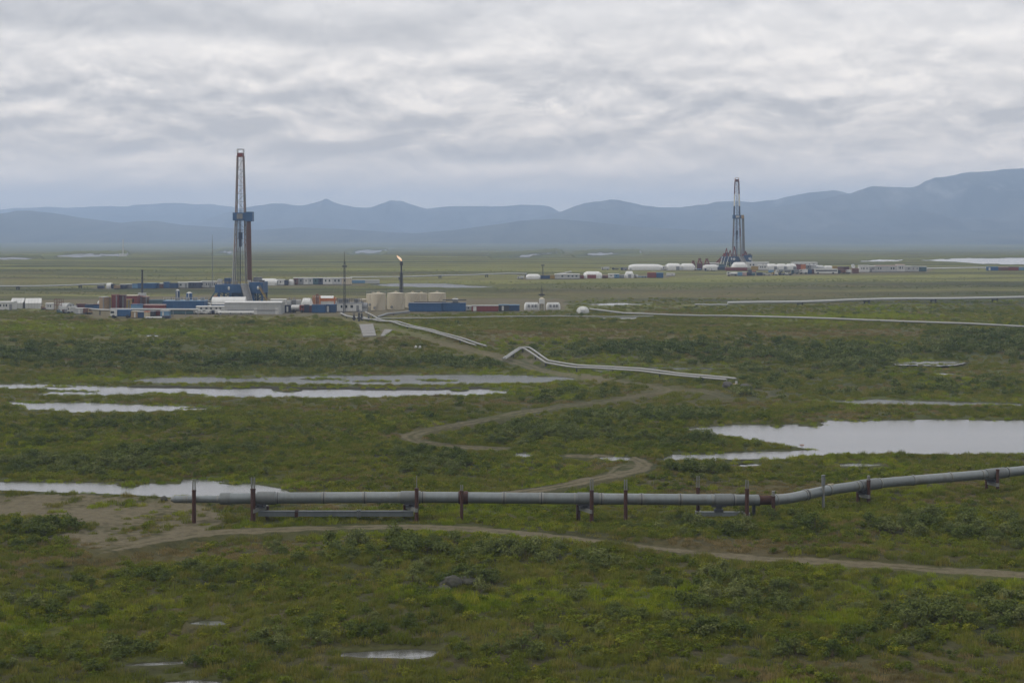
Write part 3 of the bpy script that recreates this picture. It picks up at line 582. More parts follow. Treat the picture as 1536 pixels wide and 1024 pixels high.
# ------------------------------------------------------------------ building blocks for the things
class MB:
    def __init__(s): s.v = []; s.f = []; s.sm = []
    def add(s, V, Fs, smooth=False):
        k = len(s.v); s.v += [tuple(p) for p in V]; s.f += [tuple(i+k for i in f) for f in Fs]; s.sm += [smooth]*len(Fs); return s
    def box(s, x0, x1, y0, y1, z0, z1):
        V = [(x0,y0,z0),(x1,y0,z0),(x1,y1,z0),(x0,y1,z0),(x0,y0,z1),(x1,y0,z1),(x1,y1,z1),(x0,y1,z1)]
        return s.add(V, [(0,3,2,1),(4,5,6,7),(0,1,5,4),(1,2,6,5),(2,3,7,6),(3,0,4,7)])
    def bar(s, a, b, w, h=None):
        a = Vector(a); b = Vector(b); d = (b-a).normalized(); h = h or w
        u = d.cross(Vector((0,0,1)));  u = Vector((1,0,0)) if u.length < 1e-3 else u.normalized()
        n = u.cross(d); P = []
        for p in (a, b):
            for i, j in ((-1,-1),(1,-1),(1,1),(-1,1)): P.append(p+u*(i*w/2)+n*(j*h/2))
        return s.add(P, [(0,1,2,3),(7,6,5,4),(0,4,5,1),(1,5,6,2),(2,6,7,3),(3,7,4,0)])
    def tube(s, a, b, r0, r1=None, n=12, caps=True):
        return s.path([a, b], r0, n, r1, caps)
    def path(s, pts, r, n=12, r1=None, caps=True):
        pts = [Vector(p) for p in pts]; m = len(pts); r1 = r if r1 is None else r1; V = []; prev = None
        for i, p in enumerate(pts):
            d = ((pts[min(i+1, m-1)]-p).normalized()+(p-pts[max(i-1, 0)]).normalized()).normalized()
            if prev is None:
                u = d.cross(Vector((0,0,1)));  u = Vector((1,0,0)) if u.length < 1e-3 else u.normalized()
            else: u = (prev-d*prev.dot(d)).normalized()
            prev = u; w = d.cross(u); rr = r+(r1-r)*i/(m-1)
            V += [p+u*(math.cos(2*PI*k/n)*rr)+w*(math.sin(2*PI*k/n)*rr) for k in range(n)]
        Fs = [(i*n+k, i*n+(k+1)%n, (i+1)*n+(k+1)%n, (i+1)*n+k) for i in range(m-1) for k in range(n)]
        s.add(V, Fs, True)
        if caps:
            k0 = len(s.v); s.v += [tuple(p) for p in V[:n]]; s.f.append(tuple(k0+i for i in reversed(range(n)))); s.sm.append(False)
            k0 = len(s.v); s.v += [tuple(p) for p in V[-n:]]; s.f.append(tuple(k0+i for i in range(n))); s.sm.append(False)
        return s
    def lathe(s, prof, n=24, cx=0, cy=0, smooth=True):
        V = [(cx+math.cos(2*PI*k/n)*r, cy+math.sin(2*PI*k/n)*r, z) for r, z in prof for k in range(n)]
        Fs = [(i*n+k, i*n+(k+1)%n, (i+1)*n+(k+1)%n, (i+1)*n+k) for i in range(len(prof)-1) for k in range(n)]
        return s.add(V, Fs, smooth)
    def extrude_x(s, sec, x0, x1, smooth=False, ends=True):
        """a cross-section in y,z pushed along x"""
        n = len(sec); V = [(x0, y, z) for y, z in sec]+[(x1, y, z) for y, z in sec]
        s.add(V, [(i, i+1, n+i+1, n+i) for i in range(n-1)], smooth)
        if ends:
            k = len(s.v); s.v += V; s.f += [tuple(k+i for i in reversed(range(n))), tuple(k+n+i for i in range(n))]; s.sm += [False, False]
        return s
    def build(s, name, m, parent=None, label=None):
        me = bpy.data.meshes.new(name); me.from_pydata(s.v, [], s.f); me.polygons.foreach_set('use_smooth', s.sm); me.update()
        bm = bmesh.new(); bm.from_mesh(me); bmesh.ops.recalc_face_normals(bm, faces=bm.faces); bm.to_mesh(me); bm.free()
        me.materials.append(m); o = bpy.data.objects.new(name, me); COL.objects.link(o)
        if parent is not None: o.parent = parent
        if label: o['label'] = label
        return o
def tag(o, label, cat, group=None):
    o['label'] = label; o['category'] = cat
    if group: o['group'] = group
    return o
def thing(name, label, cat, loc, rz=0.0, group=None):
    o = bpy.data.objects.new(name, None); COL.objects.link(o); o.location = loc; o.rotation_euler = (0, 0, rz); o.empty_display_size = 0.5
    return tag(o, label, cat, group)
def spot(px0, px1, yt, yb, depth=0.0):
    """where a thing stands on the ground, and its true width and height"""
    Y = float(y_of_py(yb)); s = F/Y; Yc = Y+depth/2; X = ((px0+px1)/2-CX)/F*Yc
    z = float(ground_z(np.array([X]), np.array([Yc]))[0])
    return (X, Yc, z), (px1-px0)/s, max(0.4, EYE-(yt-HOR)/s-z), s
WHITE = mat('white_paint', (0.40, 0.40, 0.385), 0.55, 0, 0.2, 0.5)
SHEET = mat('white_fabric', (0.43, 0.43, 0.415), 0.7, 0, 0.10, 0.4)
LGREY = mat('pale_grey_paint', (0.30, 0.305, 0.30), 0.55, 0, 0.16, 0.5)
GREY = mat('grey_steel', (0.15, 0.155, 0.16), 0.5, 0.2, 0.25)
DARK = mat('dark_steel', (0.035, 0.036, 0.042), 0.6, 0.2, 0.3)
BLUE = mat('blue_paint', (0.007, 0.050, 0.135), 0.5, 0, 0.25, 0.5)
DBLUE = mat('dark_blue_paint', (0.008, 0.034, 0.090), 0.5, 0, 0.3, 0.5)
NAVY = mat('navy_paint', (0.018, 0.024, 0.052), 0.55, 0, 0.3, 0.5)
LBLUE = mat('light_blue_paint', (0.09, 0.18, 0.28), 0.55, 0, 0.2)
TEAL = mat('teal_paint', (0.035, 0.075, 0.09), 0.55, 0, 0.25)
RED = mat('red_paint', (0.130, 0.022, 0.019), 0.55, 0, 0.25, 0.5)
DRED = mat('dark_red_paint', (0.066, 0.015, 0.020), 0.6, 0, 0.3, 0.5)
BROWN = mat('brown_red_paint', (0.095, 0.042, 0.028), 0.65, 0, 0.3)
ORANGE = mat('orange_paint', (0.32, 0.105, 0.028), 0.55, 0, 0.2)
YELLOW = mat('yellow_paint', (0.235, 0.155, 0.030), 0.6, 0, 0.2)
TANP = mat('tan_paint', (0.225, 0.155, 0.085), 0.65, 0, 0.2)
BEIGE = mat('beige_tank_paint', (0.345, 0.305, 0.225), 0.6, 0, 0.14, 0.25)
PINK = mat('faded_pink_roof', (0.36, 0.25, 0.22), 0.65, 0, 0.2)
RUST = mat('rusted_steel', (0.040, 0.0125, 0.006), 0.9, 0.0, 0.42, 1.2, dirt=(0.020, 0.008, 0.005))
GALV = mat('galvanised_pipe', (0.138, 0.155, 0.158), 0.42, 0.3, 0.24, 0.7, dirt=(0.085, 0.085, 0.072))
GALVB = mat('galvanised_band', (0.160, 0.163, 0.150), 0.5, 0.3, 0.2, 0.8)
SLEEVE = mat('dull_pipe_sleeve', (0.108, 0.116, 0.115), 0.6, 0.2, 0.2, 0.8)
GLASS = mat('dark_window', (0.02, 0.024, 0.03), 0.15, 0, 0.2)
PALEPIPE = mat('pale_insulated_pipe', (0.215, 0.215, 0.205), 0.5, 0.1, 0.16, 0.3)
CONC = mat('concrete', (0.155, 0.150, 0.140), 0.85, 0, 0.2, 0.4)
ROCK = mat('lichen_rock', (0.042, 0.041, 0.030), 0.95, 0, 0.6, 1.6, dirt=(0.035, 0.042, 0.018))
TYRE = mat('tyre_rubber', (0.02, 0.02, 0.02), 0.9)
CM = dict(w=WHITE, f=SHEET, l=LGREY, g=GREY, k=DARK, b=BLUE, d=DBLUE, n=NAVY, c=LBLUE, t=TEAL, r=RED, m=DRED, o=ORANGE, y=YELLOW, a=TANP, e=BEIGE, p=PINK, x=BROWN)

def ribbed(w, d, z0, z1, step=0.62):
    mb = MB().box(-w/2, w/2, -d/2, d/2, z0, z1); n = max(2, int(w/step))
    for i in range(n):
        x = -w/2+(i+0.5)*w/n; mb.box(x-w/n*0.27, x+w/n*0.27, -d/2-0.05, -d/2, z0+0.12, z1-0.12)
    n2 = max(2, int(d/step))
    for i in range(n2):
        y = -d/2+(i+0.5)*d/n2
        for sg in (-1, 1): mb.box(*sorted((sg*w/2, sg*(w/2+0.05))), y-d/n2*0.27, y+d/n2*0.27, z0+0.12, z1-0.12)
    return mb
def container(px0, px1, yt, yb, col, label, roof='l', depth=2.6, rz=0.0, door=None, group=None, name='shipping_container', cat='container', marks=()):
    loc, w, h, s = spot(px0, px1, yt, yb, depth); t = thing(name, label, cat, loc, R(rz), group)
    rt = min(0.22, h*0.12)
    ribbed(w, depth, 0.15, h-rt).build('body', CM[col], t)
    MB().box(-w/2-0.08, w/2+0.08, -depth/2-0.1, depth/2+0.1, h-rt, h).build('roof', CM[roof], t)
    MB().box(-w/2+0.1, w/2-0.1, -depth/2+0.1, -depth/2+0.35, -0.3, 0.15).box(-w/2+0.1, w/2-0.1, depth/2-0.35, depth/2-0.1, -0.3, 0.15).build('skid', DARK, t)
    if door is not None:
        dx = -w/2+w*door; dw = min(1.1, w*0.2)
        MB().box(dx-dw/2, dx+dw/2, -depth/2-0.11, -depth/2-0.05, 0.25, min(2.3, h*0.8)).build('door', WHITE, t)
    for (mx, mw, mh) in marks:
        x = -w/2+w*mx; MB().lathe([(0.01, 0), (mw/2, 0), (mw/2, 0.03), (0.01, 0.03)], 14).build('emblem', WHITE, t)
        e = t.children[-1]; e.rotation_euler = (PI/2, 0, 0); e.location = (x, -depth/2-0.12, h*0.55); e.scale = (1, mh/mw, 1)
    return t
def cabin(px0, px1, yt, yb, col, label, roof='w', depth=3.2, rz=0.0, nwin=3, door=0.1, group=None, name='site_cabin', cat='cabin', over=0.15):
    loc, w, h, s = spot(px0, px1, yt, yb, depth); t = thing(name, label, cat, loc, R(rz), group)
    rt = min(0.3, h*0.13)
    MB().box(-w/2, w/2, -depth/2, depth/2, 0.2, h-rt).build('wall', CM[col], t)
    sec = [(-depth/2-over, h-rt), (-depth/2-over, h-rt*0.55), (0, h), (depth/2+over, h-rt*0.55), (depth/2+over, h-rt)]
    MB().extrude_x(sec, -w/2-over, w/2+over).build('roof', CM[roof], t)
    MB().box(-w/2+0.1, w/2-0.1, -depth/2+0.15, depth/2-0.15, -0.4, 0.2).build('skid', DARK, t)
    for i in range(nwin):
        x = -w/2+w*(i+1+random.uniform(-.16, .16))/(nwin+1); ww = min(1.1, w/(nwin+1)*0.45)*random.uniform(0.6, 1.15)
        if random.random() < 0.18: continue
        if door is not None and abs(x-(-w/2+w*door)) < ww*0.5+0.55: continue
        MB().box(x-ww/2, x+ww/2, -depth/2-0.06, -depth/2, h*0.42, h*0.70).build('window', GLASS, t)
    if door is not None:
        dx = -w/2+w*door; MB().box(dx-0.45, dx+0.45, -depth/2-0.07, -depth/2, 0.22, min(2.2, h*0.78)).build('door', GREY, t)
    return t
def arch(w, d, h, steps=14, wall=0.0, flat=0.62):
    sec = [(-d/2, 0)]
    for i in range(steps+1):
        a = PI-PI*i/steps; sec.append((math.cos(a)*d/2, wall+(h-wall)*math.sin(a)**flat))
    return sec+[(d/2, 0)]
def arch_tent(px0, px1, yt, yb, label, col='f', depth=9.0, rz=0.0, door=None, wall=0.4, group=None, name='arched_tent', cat='tent', doorcol='g', hip=0.0):
    loc, w, h, s = spot(px0, px1, yt, yb, depth); t = thing(name, label, cat, loc, R(rz), group)
    sec = arch(w, depth, h, 14, h*wall)
    mb = MB(); nb = max(3, int(w/4))
    for i in range(nb):                                   # fabric bays sag a little between the arches; the ends are rounded off
        x0 = -w/2+w*i/nb; x1 = -w/2+w*(i+1)/nb; xm = (x0+x1)/2
        def sc(x): return 1-hip*max(0, (abs(x)/(w/2))-0.6)**2/0.16
        for a, b, ka, kb in ((x0, xm, 1.0, 0.994), (xm, x1, 0.994, 1.0)):
            n = len(sec); V = [(a, y*(0.6+0.4*sc(a)), z*ka*sc(a)) for y, z in sec]+[(b, y*(0.6+0.4*sc(b)), z*kb*sc(b)) for y, z in sec]
            mb.add(V, [(q, q+1, n+q+1, n+q) for q in range(n-1)], True)
    mb.build('cover', CM[col], t)
    for sg in (-1, 1):
        n = len(sec); k = 1-hip; MB().add([(sg*(w/2-0.02), y*(0.6+0.4*k), z*k) for y, z in sec], [tuple(range(n))]).build('end_panel', CM[col], t)
    r = MB()
    for i in range(1, nb):
        x = -w/2+w*i/nb; k = 1-hip*max(0, (abs(x)/(w/2))-0.6)**2/0.16
        r.path([(x, y*(0.6+0.4*k)*1.004, z*k*1.006+0.02) for y, z in sec], 0.04, 5, caps=False)
    r.build('rib', CM[col], t)
    sk = MB(); hw = h*0.34
    for sg in (-1, 1): sk.box(-w/2*0.98, w/2*0.98, *sorted((sg*depth/2*0.985*(1-0.25*hip), sg*(depth/2*1.012)*(1-0.25*hip))), 0, hw)
    sk.build('side_wall', LGREY, t)
    if door is not None:
        dx = -w/2+w*door[0]; dw = door[1]
        y = -depth/2*(0.6+0.4*(1-hip*max(0, abs(dx)/(w/2)-0.6)**2/0.16)) if hip else -depth/2
        MB().box(dx-dw/2, dx+dw/2, y-0.2, y+0.3, 0.05, h*0.55).build('door', CM[doorcol], t)
    return t
def gable_tent(px0, px1, yt, yb, label, depth=8.0, rz=0.0, group=None):
    loc, w, h, s = spot(px0, px1, yt, yb, depth); t = thing('frame_tent', label, 'tent', loc, R(rz), group); e = h*0.55
    MB().box(-w/2, w/2, -depth/2, depth/2, 0, e).build('wall', SHEET, t)
    MB().extrude_x([(-depth/2-0.15, e+0.0), (0, h), (depth/2+0.15, e+0.0)], -w/2-0.15, w/2+0.15).build('roof', SHEET, t)
    MB().box(w/2, w/2+0.06, -1.4, 1.4, 0, e*0.9).build('door', GREY, t)
    r = MB()
    for i in range(1, 5):
        x = -w/2+w*i/5; r.bar((x, -depth/2-0.17, e), (x, 0, h+0.03), 0.12); r.bar((x, -depth/2-0.03, 0), (x, -depth/2-0.03, e), 0.12)
    r.build('rib', LGREY, t); return t
def tank(px0, px1, yt, yb, label, col='e', group=None, stair=0.0):
    loc, w, h, s = spot(px0, px1, yt, yb, 0); r = w/2; loc = (loc[0]*(loc[1]+r)/loc[1], loc[1]+r, loc[2])
    t = thing('storage_tank', label, 'storage tank', loc, 0, group); hs = h*0.94
    MB().lathe([(r, -0.2), (r, hs)], 40).build('shell', CM[col], t)
    bd = MB()
    for q in (0.33, 0.66, 0.99): bd.lathe([(r+0.03, hs*q-0.06), (r+0.03, hs*q+0.06)], 40)
    bd.build('hoop', CM[col], t)
    MB().lathe([(r+0.02, hs), (0.4, h)], 40).build('roof', CM[col], t); MB().lathe([(0.45, h-0.2), (0.45, h+0.35)], 14).lathe([(0.5, h+0.35), (0.01, h+0.45)], 14).build('vent', CM[col], t)
    g = MB(); k = 22
    for i in range(k):
        a = 2*PI*i/k; g.tube((math.cos(a)*r*0.98, math.sin(a)*r*0.98, hs+0.1), (math.cos(a)*r*0.98, math.sin(a)*r*0.98, hs+1.0), 0.022, n=4)
        b = 2*PI*(i+1)/k; g.tube((math.cos(a)*r*0.98, math.sin(a)*r*0.98, hs+1.1), (math.cos(b)*r*0.98, math.sin(b)*r*0.98, hs+1.0), 0.022, n=4)
    g.build('railing', GREY, t)
    st = MB(); n = 20
    for i in range(n):
        a = -PI/2+stair+0.9*i/n; b = -PI/2+stair+0.9*(i+1)/n
        st.bar(((r+0.2)*math.cos(a), (r+0.2)*math.sin(a), hs*i/n), ((r+0.2)*math.cos(b), (r+0.2)*math.sin(b), hs*(i+1)/n), 0.35, 0.08)
    st.build('stair', BEIGE, t)
    MB().tube((math.cos(-2.0)*r*0.97, math.sin(-2.0)*r*0.97, 0.9), (math.cos(-2.0)*(r+0.25), math.sin(-2.0)*(r+0.25), 0.9), 0.45, n=16).build('manhole', GREY, t)
    return t
def tall_silo(px0, px1, yt, yb, col, label, cap='l', depth=4.0, rz=0.0, round_=False, legs=False):
    loc, w, h, s = spot(px0, px1, yt, yb, depth); t = thing('silo', label, 'silo', loc, R(rz))
    if round_:
        r = w/2; z0 = h*0.22 if legs else -0.2
        MB().lathe(([(0.25, z0*0.25)] if legs else [])+[(r, z0), (r, h*0.92)], 22, smooth=False).build('shell', CM[col], t)
        MB().lathe([(r, h*0.92), (r*0.3, h), (0.01, h)], 22).build('cap', CM[cap], t)
        if legs:
            for k in range(4):
                a = PI/4+PI/2*k; MB().tube((math.cos(a)*r*0.95, math.sin(a)*r*0.95, -0.2), (math.cos(a)*r*0.95, math.sin(a)*r*0.95, z0+0.4), 0.12, n=6).build('leg', CM[col], t)
        MB().bar((0, -r-0.12, 0.3), (0, -r-0.12, h*0.9), 0.4, 0.06).build('ladder', LGREY, t)
    else:
        mb = MB().box(-w/2, w/2, -depth/2, depth/2, -0.2, h*0.95)
        for i in range(7): mb.box(-w/2-0.06, w/2+0.06, -depth/2-0.06, depth/2+0.06, h*(0.08+0.13*i), h*(0.08+0.13*i)+0.14)
        mb.build('shell', CM[col], t)
        MB().box(-w/2-0.12, w/2+0.12, -depth/2-0.12, depth/2+0.12, h*0.95, h).build('cap', CM[cap], t)
        MB().bar((w*0.3, -depth/2-0.2, 0), (w*0.3, -depth/2-0.2, h*0.95), 0.4, 0.06).build('ladder', GREY, t)
    return t
def truck(px0, px1, yt, yb, cabcol, cargocol, label, kind='box', flip=False, rz=0.0, name='truck', cat='truck'):
    loc, w, h, s = spot(px0, px1, yt, yb, 2.4); t = thing(name, label, cat, loc, R(rz)); f = -1 if flip else 1; d = 2.4
    wr = min(0.55, h*0.2); zc = wr*1.3; cw = min(2.4, w*0.33)
    def bx(a, b, *r): return MB().box(*sorted((f*a, f*b)), *r)
    sec = bx(-w/2, -w/2+cw, -d/2, d/2, zc, h*0.92); sec.build('cab', CM[cabcol], t)
    bx(-w/2+0.15, -w/2+cw*0.6, -d/2-0.03, d/2+0.03, h*0.58, h*0.84).build('window', GLASS, t)
    bx(-w/2+0.1, w/2-0.05, -d/2+0.25, d/2-0.25, zc*0.65, zc).build('chassis', DARK, t)
    x0, x1 = -w/2+cw+0.15, w/2
    if kind == 'box': bx(x0, x1, -d/2, d/2, zc, h).build('cargo_box', CM[cargocol], t)
    elif kind == 'tank':
        r = (h-zc)*0.46; MB().tube((f*x0, 0, zc+r), (f*x1, 0, zc+r), r, n=16).build('cargo_tank', CM[cargocol], t)
    elif kind == 'pickup': bx(x0-0.15, x1, -d/2, d/2, zc, h*0.55).build('cargo_bed', CM[cargocol], t)
    else: bx(x0, x1, -d/2, d/2, zc, zc+0.3).build('flat_bed', CM[cargocol], t)
    for xx in ([-w/2+cw*0.5, w/2-1.0] if w < 7 else [-w/2+cw*0.5, w/2-2.3, w/2-0.9]):
        MB().tube((f*xx, -d/2-0.04, wr), (f*xx, d/2+0.04, wr), wr, n=14).build('wheel', TYRE, t)
    return t
def simple(name, label, cat, m, mb, loc, rz=0.0, group=None):
    o = mb.build(name, m); o.location = loc; o.rotation_euler = (0, 0, R(rz)); return tag(o, label, cat, group)
def machine(px0, px1, yt, yb, cols, label, name='pump_unit', cat='machine', depth=3.0, seed=0):
    """engine skid: block, housing, exhaust, handrail"""
    loc, w, h, s = spot(px0, px1, yt, yb, depth); t = thing(name, label, cat, loc); r = random.Random(seed)
    MB().box(-w/2, w/2, -depth/2, depth/2, -0.2, 0.35).build('skid', DARK, t)
    x = -w/2; n = len(cols)
    for i, c in enumerate(cols):
        ww = w/n*r.uniform(0.75, 0.98); hh = h*r.uniform(0.5, 0.85)
        mb = MB().box(x, x+ww, -depth/2+0.2, depth/2-0.3, 0.35, hh)
        for q in range(3): mb.box(x+ww*(0.1+0.3*q), x+ww*(0.25+0.3*q), -depth/2+0.1, -depth/2+0.2, 0.6, hh*0.85)
        mb.build('housing', CM[c], t); x += w/n
    for q in range(2):
        xx = r.uniform(-w*0.35, w*0.35); MB().tube((xx, 0.2, 0.35), (xx, 0.2, h), 0.16, n=8).build('exhaust', GREY, t)
    rl = MB(); k = max(3, int(w/1.6))
    for i in range(k+1):
        xx = -w/2+w*i/k; rl.tube((xx, -depth/2+0.05, 0.35), (xx, -depth/2+0.05, 1.5), 0.04, n=4)
    rl.tube((-w/2, -depth/2+0.05, 1.5), (w/2, -depth/2+0.05, 1.5), 0.04, n=4).build('railing', YELLOW, t)
    return t
def lattice(mb, w0, w1, z0, z1, nseg, leg, brace, cx=0.0, cy=0.0, open_front=False):
    def cor(z):
        k = (z-z0)/(z1-z0); w = (w0+(w1-w0)*k)/2; return [Vector((cx-w, cy-w, z)), Vector((cx+w, cy-w, z)), Vector((cx+w, cy+w, z)), Vector((cx-w, cy+w, z))]
    for i in range(nseg):
        a, b = cor(z0+(z1-z0)*i/nseg), cor(z0+(z1-z0)*(i+1)/nseg)
        for k in range(4):
            mb.bar(a[k], b[k], leg)
            if open_front and k == 0: continue
            l = (k+1) % 4; mb.bar(b[k], b[l], brace)
            if i % 2: mb.bar(a[k], b[l], brace)
            else: mb.bar(a[l], b[k], brace)
    return mb
def lattice_mast(px, yt, yb, label, m=None, w0=1.0, w1=0.35, guys=0, name='antenna_mast', boxes=(), leg=0.12, br=0.05):
    loc, _, h, s = spot(px, px, yt, yb, 0); t = thing(name, label, 'mast', loc); m = m or DARK
    lattice(MB(), w0, w1, -0.3, h*0.84, max(6, int(h/1.6)), leg, br).build('tower', m, t)
    MB().tube((0, 0, h*0.84), (0, 0, h), 0.10, 0.05, 6).build('spire', m, t)
    for z, w in boxes: MB().box(-w/2, w/2, -0.25, 0.25, h*z, h*z+0.5).build('crossarm', m, t)
    for k in range(guys):
        a = 2*PI*k/guys+0.5; MB().tube((0, 0, h*0.8), (math.cos(a)*h*0.35, math.sin(a)*h*0.35, 0), 0.025, n=4).build('guy_wire', GREY, t)
    return t

# ------------------------------------------------------------------ pipelines
def wpt(px, py, Y): return Vector(((px-CX)/F*Y, Y, EYE-(py-HOR)/F*Y))
def smooth_path(pts, n=6, it=3):
    out = []
    for a, b in zip(pts[:-1], pts[1:]):
        for k in range(n): out.append(a.lerp(b, k/n))
    out.append(pts[-1])
    for _ in range(it):
        out = [out[0]]+[(out[i-1]+out[i]*2+out[i+1])/4 for i in range(1, len(out)-1)]+[out[-1]]
    return out
def sub_path(path, xa, xb):
    def at(x):
        for a, b in zip(path[:-1], path[1:]):
            if a.x <= x <= b.x: return a.lerp(b, (x-a.x)/max(1e-6, b.x-a.x))
        return path[0] if x < path[0].x else path[-1]
    return [at(xa)]+[p for p in path if xa < p.x < xb]+[at(xb)]
def pxx(path, px):
    for a, b in zip(path[:-1], path[1:]):
        pa, pb = a.x/a.y*F+CX, b.x/b.y*F+CX
        if pa <= px <= pb: return a.lerp(b, (px-pa)/(pb-pa))
    return path[-1]
main_pts = [wpt(*q) for q in ((330,747.6,185.5),(400,746.6,185.6),(520,745.8,185.8),(640,745.4,186),(760,746.4,186),(860,747.4,186),(1000,748.5,186.2),(1100,749.3,186.7),(1137,749.6,187),(1157,749.6,187.4),(1185,747,188.6),(1210,741.5,190.4),(1240,735,192.8),(1290,728,196.6),(1330,723.3,199),(1400,717.5,202.2),(1480,711.2,205.5),(1540,704.8,208),(1650,694,212),(1800,681,218))]
main_path = smooth_path(main_pts, 6, 3); RM = 0.63
pl = thing('pipeline', 'large grey insulated pipeline on rusty posts crossing the foreground, bending uphill at its right end', 'pipeline', (0, 0, 0))
JT = [330, 417, 486, 547, 634, 756, 812, 902, 962, 1020, 1100, 1138, 1157, 1209, 1243, 1319, 1369, 1425, 1510, 1640, 1799]
JM = [GALV, mat('galvanised_pipe_light', (0.152, 0.167, 0.168), 0.42, 0.3, 0.24, 0.7, dirt=(0.100, 0.098, 0.085)), mat('galvanised_pipe_dull', (0.126, 0.141, 0.142), 0.5, 0.25, 0.26, 0.6, dirt=(0.080, 0.075, 0.060))]
for k_, (a_, b_) in enumerate(zip(JT[:-1], JT[1:])):
    if a_ == 1138: continue
    MB().path(sub_path(main_path, pxx(main_path, a_).x if a_ > 331 else main_path[0].x, pxx(main_path, b_).x), RM if a_ < 1150 else RM-0.04, 32).build('pipe_jacket', JM[(k_*2+k_//3) % 3], pl)
    c = pxx(main_path, b_); d = (c-pxx(main_path, b_-1.5)).normalized()
    MB().path([c-d*0.045, c+d*0.045], (RM if a_ < 1150 else RM-0.04)+0.05, 32).build('seam', DARK if b_ not in (1138,) else RUST, pl)
MB().path(sub_path(main_path, pxx(main_path, 1138).x, pxx(main_path, 1157).x), RM-0.10, 28).build('rusty_section', RUST, pl)
e0, e1 = wpt(262, 748.6, 185.5), wpt(331, 748.2, 185.5)
MB().path([e0, e1], 0.42, 24).build('end_pipe', GALV, pl)
MB().path([wpt(256.5, 748.7, 185.5), e0], 0.20, 20, 0.42).build('end_cap', SLEEVE, pl)
for px in (277, 281, 327):
    c = wpt(px, 748.5, 185.5); MB().path([c-Vector((0.09, 0, 0)), c+Vector((0.09, 0, 0))], 0.455, 24).build('band', GALVB, pl)
for a, b, dr in ((331, 346, 0.04), (386, 413, 0.12), (601, 631, 0.10), (866, 897, 0.09), (1072, 1098, 0.08), (1289, 1315, 0.06), (1478, 1506, 0.06)):
    MB().path(sub_path(main_path, pxx(main_path, a).x, pxx(main_path, b).x), RM+dr, 32).build('sleeve', SLEEVE, pl)
for px in (417, 484, 488, 545, 549, 598, 634, 637, 754, 758, 810, 814, 862, 900, 904, 960, 964, 1018, 1022, 1068, 1102, 1164, 1207, 1211, 1243, 1284, 1319, 1369, 1425, 1472, 1511):
    c = pxx(main_path, px); d = (pxx(main_path, px+1.5)-c).normalized()
    MB().path([c-d*0.10, c+d*0.10], RM+0.035, 32).build('band', GALVB, pl)
c = pxx(main_path, 695); MB().path([c-Vector((0.55, 0, 0)), c+Vector((0.55, 0, 0))], RM+0.10, 32).build('rusty_collar', RUST, pl)
c = pxx(main_path, 1240)
for k in range(3):
    q = pxx(main_path, 1243+k*3.0); MB().box(q.x-0.11, q.x+0.11, q.y-0.13, q.y+0.13, q.z+RM-0.08, q.z+RM+0.08).build('anode_clip', BEIGE, pl)

def gz1(x, y): return float(ground_z(np.array([x]), np.array([y]))[0])
def post(t, px, yt_rust, yt_top, off, w=0.42, top='twin', col=RUST):
    """one vertical post; off = distance in front (-) or behind (+) the pipe"""
    c = pxx(main_path, px) if px > 331 else wpt(px, 748.5, 185.5); Y = c.y+off; x = (px-CX)/F*Y; g = gz1(x, Y)
    L = Vector((x, Y, 0))-t.location
    zr = EYE-(yt_rust-HOR)/F*Y; zt = EYE-(yt_top-HOR)/F*Y
    p = MB().tube((L.x, L.y, g-0.4-t.location.z), (L.x, L.y, zr-t.location.z), w/2, n=16)
    p.tube((L.x, L.y, zr-0.10-t.location.z), (L.x, L.y, zr+0.04-t.location.z), w/2+0.03, n=16)
    po = p.build('post', col, t)
    if top == 'twin':
        for sg in (-1, 1):
            MB().tube((L.x+sg*w*0.27, L.y, zr-t.location.z), (L.x+sg*w*0.27, L.y, zt-t.location.z), w*0.17, n=10).build('radiator_tube', GALVB, po)
    elif top == 'rod': MB().tube((L.x, L.y, zr-t.location.z), (L.x, L.y, zt-t.location.z), 0.045, n=6).build('rod', GALVB, po)
    elif top == 'cap': MB().tube((L.x, L.y, zr-t.location.z), (L.x, L.y, zt-t.location.z), w*0.42, n=14).build('radiator_tube', GALVB, po)
    return L
def pipe_support(px, label):
    c = pxx(main_path, px) if px > 331 else wpt(px, 748.5, 185.5); x, Y = c.x, c.y
    return thing('pipe_support', label, 'pipe support', (x, Y, gz1(x, Y)), 0, 'pipe supports of the large foreground pipeline')
def crossbeam(t, px, La, Lb, shoe=True):
    c = pxx(main_path, px); z = c.z-RM-0.62-t.location.z
    MB().bar((La.x, La.y-0.25, z), (Lb.x, Lb.y+0.25, z), 0.36, 0.42).build('crossbeam', GALVB, t)
    if shoe:
        L = (La+Lb)/2; zt = c.z-RM-t.location.z
        MB().box(L.x-0.75, L.x+0.75, -0.5, 0.5, zt-0.16, zt+0.12).box(L.x-0.28, L.x+0.28, -0.35, 0.35, z+0.2, zt-0.14).box(L.x-0.6, L.x+0.6, -0.45, 0.45, z+0.2, z+0.32).build('shoe', DARK, t)
t = pipe_support(291, 'single rusty post with twin grey tubes at the capped left end of the big pipe'); L1 = post(t, 291, 735, 718, -0.75, 0.46)
MB().bar((L1.x-0.1, L1.y+0.1, 748.5*0+2.35), (L1.x+0.1, L1.y+0.1, 2.35), 0.6, 0.5).build('clamp', RUST, t)
t = pipe_support(388, 'pair of rusty posts holding the left end of the long low beam'); La = post(t, 379.5, 733, 716, -1.15, 0.56); Lb = post(t, 400.5, 759, 759, 1.15, 0.46, None); crossbeam(t, 397, La, Lb)
t = pipe_support(618, 'rusty post pair with thin top rod at the right end of the low beam'); La = post(t, 625, 732, 713, -1.15, 0.44, 'rod'); Lb = post(t, 608, 757, 757, 1.15, 0.5, None); crossbeam(t, 616, La, Lb)
t = pipe_support(693, 'single rusty post clasping the pipe with a rusty round collar'); post(t, 692.5, 736, 727, -0.85, 0.38)
